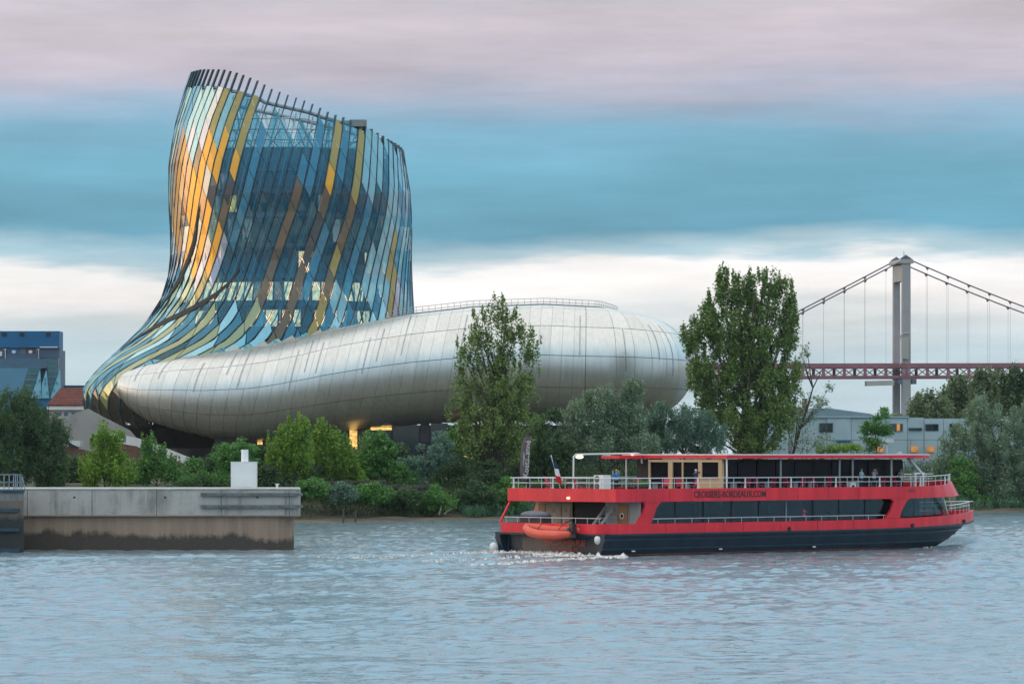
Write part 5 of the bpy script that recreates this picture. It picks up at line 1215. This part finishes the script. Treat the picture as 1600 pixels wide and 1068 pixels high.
# roof and upper saloon
def hr_(x): return 6.05*(1 - tt(x, 35, 8.2)**3.2) if x < 43.1 else .5
slab('roof', 7.70, 7.88, wht, .03, 43.0, hr_, 14.0, .12)
band('roof_edge', lambda x: 7.60, lambda x: 7.86, redp, 0, .10, xend=43.1, hbf=hr_, x0=13.95, r=.12, close=True)
band('roof_lip', lambda x: 7.863, lambda x: 7.95, wht, .02, .25, xend=43.0, hbf=hr_, x0=13.97, r=.12, close=True)
slab('roof_lining', 7.50, 7.69, gryp, .3, 39.5, hr_, 14.2, .12)
us = B(MB().box(14.3, 37.0, -4.3, 4.6, 5.0, 7.49), 'upper_saloon', drk)
for i in range(10):
    xa = 14.6 + i*2.25; B(MB().box(xa, xa+2.1, -4.42, -4.32, 5.5, 7.35), 'saloon_window', dgl, us)
def aw(b0, b1, z0, z1, m_=cream, name='aft_frame', d=0.): return B(MB().box(14.0-d, 14.25, b0-6.3, b1-6.3, z0, z1), name, m_)
for b0, b1 in ((9.05, 9.26), (6.5, 7.0), (5.3, 5.45), (3.2, 3.6), (.93, 1.35)): aw(b0, b1, 5.0, 7.48)
aw(.93, 9.26, 7.30, 7.49, d=.02); aw(1.36, 3.19, 5.0, 5.95); B(MB().box(13.92, 13.99, 1.36-6.3, 3.19-6.3, 5.95, 6.02), 'aft_sill', mat('sill_salmon', (.60, .28, .2), .5))
for b0, b1 in ((7.01, 9.04), (5.46, 6.49), (3.61, 5.29), (1.36, 3.19)): B(MB().box(14.1, 14.2, b0-6.3, b1-6.3, 5.96 if b0 < 3 else 5.05, 7.29), 'aft_window', mat('aft_window_black', (.010, .009, .013), .9, var=.3, spec=.05))
for x in (14.2, 20.5, 27.6, 29.2, 34.0):
    for sg in (-1, 1): B(MB().bar((x, sg*5.7, 5.0), (x, sg*5.7, 7.6), .10, .10), 'roof_post', gryp if x > 14.3 else wht)
B(MB().bar((35.0, -4.9, 5.0), (35.0, -4.9, 7.55), .12, .12), 'roof_post', mat('post_wood', (.35, .2, .1), .6))
for sg in (-1, 1): B(MB().bar((37.0, sg*5.0, 7.6), (38.9, sg*4.9, 6.2), .26, .16), 'windscreen_post', wht)
for x in (37.9, 38.9):
    B(MB().bar((x, -4.9, 5.1), (x, -4.9, 6.3), .22, .22), 'console_post', wht)
B(MB().box(37.7, 39.1, -5.0, -4.8, 6.25, 6.4), 'console_top', wht)
B(MB().tube([(40.2, -1, 7.9), (40.6, -1, 8.0)], .18, 8), 'horn', gryp)
# lamp gantry on the aft deck
g = B(MB().tube([(6.2, 3.7, 5.0), (6.25, 3.7, 7.75), (6.5, 3.7, 7.92), (13.6, 3.7, 8.0), (13.9, 3.7, 7.9), (14.0, 3.7, 7.2)], .07, 6), 'lamp_gantry', wht)
for x in (6.9, 12.9): B(MB().ell((x, 3.7, 7.72), .42, .16, .14, 10, 6), 'gantry_lamp', ltx, g)
B(MB().tube([(9.6, 3.7, 7.85), (10.4, 3.7, 7.85)], .05, 5), 'gantry_bracket', wht, g)
B(MB().box(11.2, 13.94, 3.5, 5.6, 7.58, 7.84), 'roof_awning', redp)
B(MB().ell((1.24, -.9, 4.5), .10, .16, .10, 8, 6), 'stern_lamp', ltx)

# ---- things on and beside the boat
def W_(x, y, z): return BM @ Vector((x, y, z))
def thing(name, x, y, z, label, cat, group=None, rz=0.): return empty(name, W_(x, y, z), BA + rz, label, cat, group)
def L(mb, name, m_, par, smooth=False): return mb.build(name, m_, par, smooth, local=True)
# inflatable dinghy slung across the stern
orng = mat('dinghy_orange', (.72, .10, .06), .45, var=.08)
dg = thing('inflatable_dinghy', -.55, -1.0, 1.30, 'orange inflatable dinghy slung across the boat stern', 'dinghy')
L(MB().tube([(-.62, -2.5, .42), (-.66, -1.2, .34), (-.66, .8, .36), (-.60, 1.9, .52), (-.35, 2.65, .80), (-.0, 2.95, .92), (.35, 2.65, .86), (.55, 1.9, .76), (.62, .8, .72), (.62, -2.5, .72)], [.24, .36, .37, .36, .33, .31, .33, .36, .36, .24], 10), 'tube', orng, dg, True)
L(MB().box(-.5, .5, -2.1, -2.0, .15, .9), 'transom', mat('dinghy_grey', (.16, .16, .17), .6), dg)
L(MB().box(-.5, .5, -1.95, 2.2, .22, .32), 'floor', mat('dinghy_grey', (.16, .16, .17), .6), dg)
L(MB().box(-.45, .45, -.1, .15, .62, .70), 'thwart', mat('dinghy_grey', (.16, .16, .17), .6), dg)
for y in (-1.3, 1.1): L(MB().tube([(-.62, y, .78), (-.1, y, 1.2), (.85, y, 1.5)], .03, 5), 'davit_strap', drk, dg)
L(MB().box(-.25, .25, -2.45, -2.1, .5, 1.25), 'outboard_motor', mat('outboard_dark', (.03, .03, .035), .4), dg)
cv = thing('covered_stores', 1.0, 2.6, 1.9, 'grey tarpaulin covered stores on the stern deck above the dinghy', 'tarpaulin')
L(MB().ell((0, 0, 1.25), .7, 1.6, .35, 12, 7), 'cover', mat('tarp_grey', (.16, .17, .21), .8, var=.2), cv, True); L(MB().box(-.5, .5, -1.3, 1.3, 0, 1.2), 'crate', mat('crate_dark', (.06, .06, .065), .8), cv)
for (x, y, z, lab) in ((-.35, 6.0, .55, 'round white fender at the port corner of the stern'), (.15, -5.45, 1.30, 'round white fender by the starboard hull corner')):
    f_ = thing('fender_buoy', x, y, z-.4, lab, 'fender', 'white fenders on the boat stern'); L(MB().ell((0, 0, .4), .37, .37, .39, 14, 9), 'ball', wht, f_, True); L(MB().tube([(0, 0, .8), (.15, 0, 1.5)], .03, 4), 'rope', gryp, f_)
# tricolour
fg = thing('ensign_flag', 1.6, .4, 5.0, 'french tricolour drooping on the stern flagstaff', 'flag')
L(MB().tube([(0.1, 0, 0), (-.75, .22, 2.75)], .03, 6), 'flagstaff', wht, fg); L(MB().ell((-.76, .22, 2.8), .06, .06, .06, 8, 6), 'truck', wht, fg)
fb, fw, fr = mat('flag_blue', (.01, .03, .12), .8, var=.1), mat('flag_white', (.72, .73, .76), .8, var=.08), mat('flag_red', (.55, .01, .03), .8, var=.1)
def fl_pt(u, v):                # u down the fold, v across
    return Vector((-.70 + .30*u + .12*math.sin(v*7+u*3), .20 - .10*u - v*(.30 + .42*u), 2.62 - 1.75*u - .15*v + .05*math.sin(v*9)))
for nm, m_, u0, u1 in (('blue_stripe', fb, 0., .30), ('white_stripe', fw, .30, .64), ('red_stripe', fr, .64, 1.0)):
    rows = [[fl_pt(u0 + (u1-u0)*i/5 + .16*v, v) for v in np.linspace(0, 1, 8)] for i in range(6)]
    mb = MB(); mb.grid(rows); mb.grid([[p + Vector((.02, .02, 0)) for p in r_] for r_ in rows], flip=True); L(mb, nm, m_, fg, True)
# air conditioner
ac = thing('air_conditioner', 3.6, -2.3, 5.0, 'white twin fan air conditioner on the aft upper deck', 'air conditioner')
L(MB().box(-.40, .40, -.55, .55, .08, 1.30), 'casing', wht, ac)
for z in (.40, .98):
    fn = L(MB().tube([(-.402, .18, z), (-.425, .18, z)], .27, 16), 'fan_ring', mat('fan_grey', (.10, .105, .11), .5), ac)
    for i in range(6): L(MB().bar((-.44, .18, z), (-.44, .18+.25*math.cos(i*1.047), z+.25*math.sin(i*1.047)), .025, .02), 'fan_blade', gryp, fn)
for y in (-.45, .45): L(MB().box(-.36, .36, y-.05, y+.05, 0, .078), 'foot', gryp, ac)
# chairs, tables, planters
chr_ = mat('chair_red', (.50, .02, .07), .55, var=.1); chl = mat('chair_leg_grey', (.35, .36, .38), .4, .5, var=.1); tbg = mat('table_grey', (.26, .30, .33), .6, var=.1)
def make_chair(label, x, y, rz):
    c = thing('deck_chair', x, y, 4.99, label, 'chair', 'red chairs on the upper deck', rz)
    L(MB().box(-.26, .26, -.26, .26, .42, .48), 'seat', chr_, c); 
    L(MB().hexa([(-.26, .22, .50), (.26, .22, .50), (.26, .27, .50), (-.26, .27, .50), (-.24, .36, 1.02), (.24, .36, 1.02), (.24, .40, 1.02), (-.24, .40, 1.02)]), 'backrest', chr_, c)
    for sx in (-.23, .23):
        for sy in (-.23, .23): L(MB().tube([(sx, sy, 0), (sx, sy, .42)], .02, 4), 'leg', chl, c)
        L(MB().box(sx-.025, sx+.025, -.22, .28, .66, .70), 'armrest', chr_, c)
    return c
ordn = 'first second third fourth fifth sixth seventh eighth ninth tenth eleventh twelfth'.split()
sx = [16.9, 18.6, 20.2, 21.9, 23.6, 25.3, 26.6, 28.5, 33.6, 35.2]
for i, x in enumerate(sx): make_chair('red chair behind the starboard rail of the upper deck, %s from the stern' % ordn[i], x, -5.2 + .15*(i % 3), R(90 if i % 2 else -90))
ax_ = [(2.6, 2.6), (2.7, 1.4), (3.4, .2), (4.8, -1.2), (6.6, -3.6), (8.2, -4.6), (9.8, -4.9), (11.2, -5.0)]
for i, (x, y) in enumerate(ax_): make_chair('red chair on the open aft deck, %s going forward from the flag' % ordn[i], x, y, R((20, -150, 60, -40, 100, -80, 95, -100)[i]))
for i, (x, y, w) in enumerate(((15.6, -5.1, .9), (19.4, -5.2, .7), (22.8, -5.2, .7), (24.5, -5.25, .6), (30.1, -5.25, 1.0), (32.4, -5.2, .8), (7.4, -4.4, .7), (10.5, -4.9, .6))):
    t = thing('deck_table', x, y, 4.99, ('grey deck table under the roof, %s counted from the stern' % ordn[i]) if i < 6 else ('grey deck table on the open aft deck' if i == 6 else 'grey deck table just aft of the cream wall'), 'table', 'grey tables on the upper deck')
    L(MB().box(-w/2, w/2, -.35, .35, .70, .75), 'top', tbg, t); L(MB().box(-w/2+.1, w/2-.1, -.06, .06, .03, .699), 'pedestal', tbg, t); L(MB().box(-w/2+.05, w/2-.05, -.25, .25, 0, .029), 'base', tbg, t)
wb = thing('white_cooler', 29.0, -5.75, 4.99, 'small white cooler box behind the upper rail near the bow', 'cooler'); L(MB().box(-.35, .35, -.2, .2, 0, .55), 'body', wht, wb); L(MB().box(-.36, .36, -.21, .21, .553, .62), 'lid', wht, wb); L(MB().box(-.14, .14, -.215, -.202, .12, .4), 'panel', drk, wb)
for i, (x, y) in enumerate(((2.0, .9), (5.9, -4.6), (2.1, 3.6))):
    p = thing('planter_box', x, y, 4.99, ('green planter beside the flagstaff', 'green planter on the aft deck by the starboard rail', 'green planter at the port end of the stern rail')[i], 'planter', 'planters on the aft deck')
    L(MB().box(-.3, .3, -.6, .6, 0, .45), 'trough', drk, p)
    rr = np.random.default_rng(40+i); v, f = leaves(np.array([[0, q, .62] for q in (-.4, 0, .4)]), np.array([[.34, .3, .3]]*3), np.array([90]*3), .16, rr); o = link('foliage', np_mesh('foliage', v, f, LM['green']), p, True)
# ---- people on deck
skinm = mat('skin', (.48, .27, .19), .55, var=.08); shoe = mat('shoes_dark', (.03, .03, .03), .6, var=0)
def person(label, x, y, rz, shirt, trouser, hair, larm, rarm, longsleeve=False, h=1.74, z=4.99, hairr=1.0, cap=None):
    """arms: (elbow, wrist) offsets in the body's frame, +y is where the person faces"""
    root = thing('person', x, y, z, label, 'person', None, rz); k = h/1.74
    V = {'pel': (0, 0, .96, .150, .11), 'sp': (0, .0, 1.15, .145, .10), 'ch': (0, -.01, 1.34, .165, .105), 'nk': (0, -.005, 1.50, .058, .055), 'hb': (0, .015, 1.56, .062, .07), 'hd': (0, .02, 1.645, .078, .095), 'ht': (0, .01, 1.735, .05, .06)}
    E = [('pel', 'sp'), ('sp', 'ch'), ('ch', 'nk'), ('nk', 'hb'), ('hb', 'hd'), ('hd', 'ht')]
    for s, n_, (el, wr) in ((-1, 'l', larm), (1, 'r', rarm)):
        V[n_+'sh'] = (s*.185, -.01, 1.42, .062, .062); V[n_+'el'] = (*el, .046, .046); V[n_+'wr'] = (*wr, .033, .033)
        d = (Vector(wr)-Vector(el)).normalized(); hd_ = Vector(wr) + d*.09; tip = Vector(wr) + d*.17; sd = d.cross(Vector((0, 0, 1))); sd = sd.normalized() if sd.length > .1 else Vector((1, 0, 0))
        V[n_+'pm'] = (*hd_, .040, .026); V[n_+'fa'] = (*(tip + sd*.025), .014, .012); V[n_+'fb'] = (*(tip + d*.015), .014, .012); V[n_+'fc'] = (*(tip - sd*.025), .013, .012); V[n_+'th'] = (*(Vector(wr) + d*.06 + sd*.065), .015, .014)
        V[n_+'hp'] = (s*.095, 0, .90, .098, .10); V[n_+'kn'] = (s*.105, .02, .50, .066, .07); V[n_+'an'] = (s*.11, -.01, .09, .045, .05); V[n_+'to'] = (s*.125, .15, .045, .042, .035)
        E += [('ch', n_+'sh'), (n_+'sh', n_+'el'), (n_+'el', n_+'wr'), (n_+'wr', n_+'pm'), (n_+'pm', n_+'fa'), (n_+'pm', n_+'fb'), (n_+'pm', n_+'fc'), (n_+'wr', n_+'th'), ('pel', n_+'hp'), (n_+'hp', n_+'kn'), (n_+'kn', n_+'an'), (n_+'an', n_+'to')]
    names = list(V); me = bpy.data.meshes.new('person_tmp'); me.from_pydata([V[n_][:3] for n_ in names], [(names.index(a), names.index(b_)) for a, b_ in E], [])
    o = bpy.data.objects.new('person_tmp', me); COL.objects.link(o); mod = o.modifiers.new('skin', 'SKIN'); o.modifiers.new('sub', 'SUBSURF').levels = 2
    if not me.skin_vertices: me.attributes.new('skin', 'SKIN', 'POINT') if False else None
    sv = me.skin_vertices[0].data
    for i, n_ in enumerate(names): sv[i].radius = V[n_][3:5]; sv[i].use_root = (n_ == 'pel')
    dgp = bpy.context.evaluated_depsgraph_get(); bm_ = bpy.data.meshes.new_from_object(o.evaluated_get(dgp)); bpy.data.objects.remove(o); bm_.name = 'body'
    bm_.materials.clear()
    for m_ in (skinm, shirt, trouser, shoe): bm_.materials.append(m_)
    for p in bm_.polygons:
        c = p.center; mi = 0
        darm = min((c - Vector(e)).length for e in (larm[0], rarm[0])); dwr = min((c - Vector(w)).length for w in (larm[1], rarm[1]))
        onleg = c.z < .93 and abs(c.x) < .26 and not (dwr < .22)
        if onleg: mi = 3 if c.z < .10 else 2
        elif c.z < 1.47 and abs(c.x) < .20 and abs(c.y) < .16: mi = 1
        elif c.z < 1.50 and min((c - Vector((s*.185, -.01, 1.42))).length for s in (-1, 1)) < .17: mi = 1
        elif longsleeve and dwr > .06 and (darm < .26): mi = 1
        p.material_index = mi; p.use_smooth = True
    bm_.transform(Matrix.Scale(k, 4)); link('body', bm_, root, True)
    mb = MB(); mb.ell((0, -.012, 1.672), .088*hairr, .108*hairr, .095*hairr, 12, 8); hm = mb.mesh('hair', hair, True)
    bmx = [v for v in hm.vertices]
    for v in bmx:
        if v.co.y > .03 and v.co.z < 1.70: v.co.y = .03
    hm.transform(Matrix.Scale(k, 4)); link('hair', hm, root, True)
    for s in (-1, 1): L(MB().ell((s*.033*k, .098*k, 1.652*k), .011, .008, .009, 8, 6), 'eye', drk, root)
    L(MB().ell((0, .108*k, 1.632*k), .014, .022, .022, 8, 6), 'nose', skinm, root, True); L(MB().ell((0, .088*k, 1.588*k), .026, .014, .008, 8, 5), 'mouth', mat('lips', (.35, .13, .11), .5, var=0), root)
    for s in (-1, 1): L(MB().ell((s*.080*k, .005*k, 1.64*k), .012, .022, .032, 8, 6), 'ear', skinm, root, True)
    return root
blond, brownh, blackh, greyh = mat('hair_fair', (.40, .26, .12), .6), mat('hair_brown', (.10, .05, .025), .6), mat('hair_black', (.015, .012, .01), .5), mat('hair_white', (.6, .6, .62), .6)
sb, sdk, slb, sli = mat('shirt_blue', (.03, .22, .52), .8, var=.1), mat('jacket_navy', (.015, .04, .07), .8, var=.1), mat('shirt_light_blue', (.22, .50, .64), .8, var=.1), mat('shirt_lilac', (.36, .36, .52), .8, var=.1)
trd, trn = mat('trousers_black', (.012, .012, .02), .8, var=.1), mat('trousers_navy', (.02, .03, .07), .8, var=.1)
up = lambda s: ((s*.30, .12, 1.22), (s*.16, .26, 1.52)); hang = lambda s: ((s*.26, -.03, 1.14), (s*.27, .05, .90)); rail = lambda s: ((s*.30, .02, 1.16), (s*.24, .26, 1.06)); hold = lambda s: ((s*.25, .18, 1.28), (s*.07, .25, 1.58)); wave = lambda s: ((s*.36, .06, 1.28), (s*.36, .20, 1.54))
person('person in a blue top standing by the white air conditioner', 3.1, -4.4, R(-10), sb, trd, blond, up(-1), wave(1), True)
person('person in a navy jacket photographing before the cream aft wall', 12.2, -4.2, R(-60), sdk, trn, greyh, hold(-1), ((.34, .08, 1.50), (.10, .25, 1.60)), True)
person('person in a light blue t-shirt at the forward upper rail', 30.7, -5.35, R(188), slb, trn, brownh, rail(-1), rail(1), False, 1.76)
person('person in a lilac top raising a camera beside the light blue t-shirt', 32.3, -5.3, R(165), sli, trd, blackh, hold(-1), hold(1), False, 1.74)
person('person in a pale shirt standing under the front of the roof', 36.4, -4.7, R(120), mat('shirt_pale', (.34, .40, .44), .8), trd, brownh, hang(-1), rail(1), False, 1.72)
person('person sitting low behind the stern rail at the port end', 2.4, 4.9, R(150), mat('shirt_black', (.02, .02, .025), .8), trd, blond, hang(-1), hang(1), True, 1.2)

# ================================================================ wake
foam = bpy.data.materials.new('wake_foam'); foam.use_nodes = True; n = foam.node_tree.nodes; l = foam.node_tree.links; b = n['Principled BSDF']
b.inputs['Base Color'].default_value = (.70, .70, .69, 1); b.inputs['Roughness'].default_value = .6
t = n.new('ShaderNodeTexNoise'); t.inputs['Scale'].default_value = 2.2; t.inputs['Detail'].default_value = 6; tc = n.new('ShaderNodeTexCoord'); l.new(tc.outputs['Object'], t.inputs['Vector'])
r = n.new('ShaderNodeValToRGB'); r.color_ramp.elements[0].position = .35; r.color_ramp.elements[1].position = .6; r.color_ramp.elements[0].color = (.26, .21, .19, 1); r.color_ramp.elements[1].color = (.78, .78, .78, 1)
l.new(t.outputs['Fac'], r.inputs[0]); l.new(r.outputs[0], b.inputs['Base Color'])
rng = np.random.default_rng(3); vs, fs = [], []
def foam_blob(p, s, hgt):
    o = len(vs); k = 7; vs.append((p.x, p.y, p.z + hgt))
    for i in range(k):
        a = 2*math.pi*i/k; q = s*(.5 + rng.random()); vs.append((p.x + q*math.cos(a)*1.5, p.y + q*math.sin(a), p.z - .10))
    for i in range(k): fs.append((o, o+1+i, o+1+(i+1) % k))
for i in range(3600):
    d = rng.random()**1.9*18; side = rng.normal(0, 1); bb = 6.3 + side*(2.6 + .10*d)
    p = boat_pt(-.5 - d, bb, .02); g_ = math.exp(-d/7); foam_blob(p, .05 + .20*rng.random()*(.35 + g_), (.03 + .42*g_*rng.random()**2.5))
for i in range(420):
    d = rng.random()**1.6*24; p = boat_pt(-d + 1, -.7 - .34*d + rng.normal(0, .25 + .03*d), .02); foam_blob(p, .08 + .14*rng.random(), .05 + .10*rng.random())
for i in range(160): p = boat_pt(rng.uniform(30, 48), 0, 0); x = rng.uniform(38, 49.5); q = W_(x, -hb(x)*.93 - .25*rng.random(), .03); foam_blob(q, .07 + .12*rng.random(), .05 + .12*rng.random())
def fn_(x, y): return .5 + .22*math.sin(1.9*x+.7*y+1.3*math.sin(.9*y)) + .18*math.sin(3.7*y-1.1*x+1.7*math.sin(1.3*x)) + .14*math.sin(6.1*x+4.3*y) + .10*math.sin(9.3*y-7.7*x)
gi = {}
for i in range(150):
    for j in range(150):
        d = -1 + i*.17; bb = -3.5 + j*.14; c = (bb-6.3)/(4.6+.16*d); fall = math.exp(-max(d, 0)/8.5)*math.exp(-c**4); q = fn_(d*.9, bb*1.2)
        gi[i, j] = (q*.75 + fall*.62 + .12*rng.random(), d, bb, .05 + .40*fall*max(0, q-.25)*rng.random()**.6)
for i in range(149):
    for j in range(149):
        if min(gi[i, j][0], gi[i+1, j][0], gi[i+1, j+1][0], gi[i, j+1][0]) > .86:
            o = len(vs)
            for a_, b2 in ((i, j), (i+1, j), (i+1, j+1), (i, j+1)): vs.append(tuple(boat_pt(-gi[a_, b2][1], gi[a_, b2][2], gi[a_, b2][3])))
            fs.append((o, o+1, o+2, o+3))
me = bpy.data.meshes.new('wake_foam'); me.from_pydata(vs, [], fs); me.materials.append(foam); me.polygons.foreach_set('use_smooth', [True]*len(fs)); me.update()
tag(link('wake_foam', me), 'broken white foam churned up behind the boat stern', 'foam', kind='stuff')
# ================================================================ thin evening haze over the whole river plain
hz_ = bpy.data.materials.new('evening_haze'); hz_.use_nodes = True; n = hz_.node_tree.nodes; l = hz_.node_tree.links; n.clear()
o_ = n.new('ShaderNodeOutputMaterial'); pv = n.new('ShaderNodeVolumePrincipled'); pv.inputs['Color'].default_value = (.80, .90, 1.0, 1); pv.inputs['Density'].default_value = .00003; pv.inputs['Anisotropy'].default_value = .2
l.new(pv.outputs[0], o_.inputs['Volume'])
tag(MB().box(-6200, 6200, -3200, 9800, -6, 125).build('haze', hz_), 'thin bluish evening haze over the river', 'haze', kind='stuff')
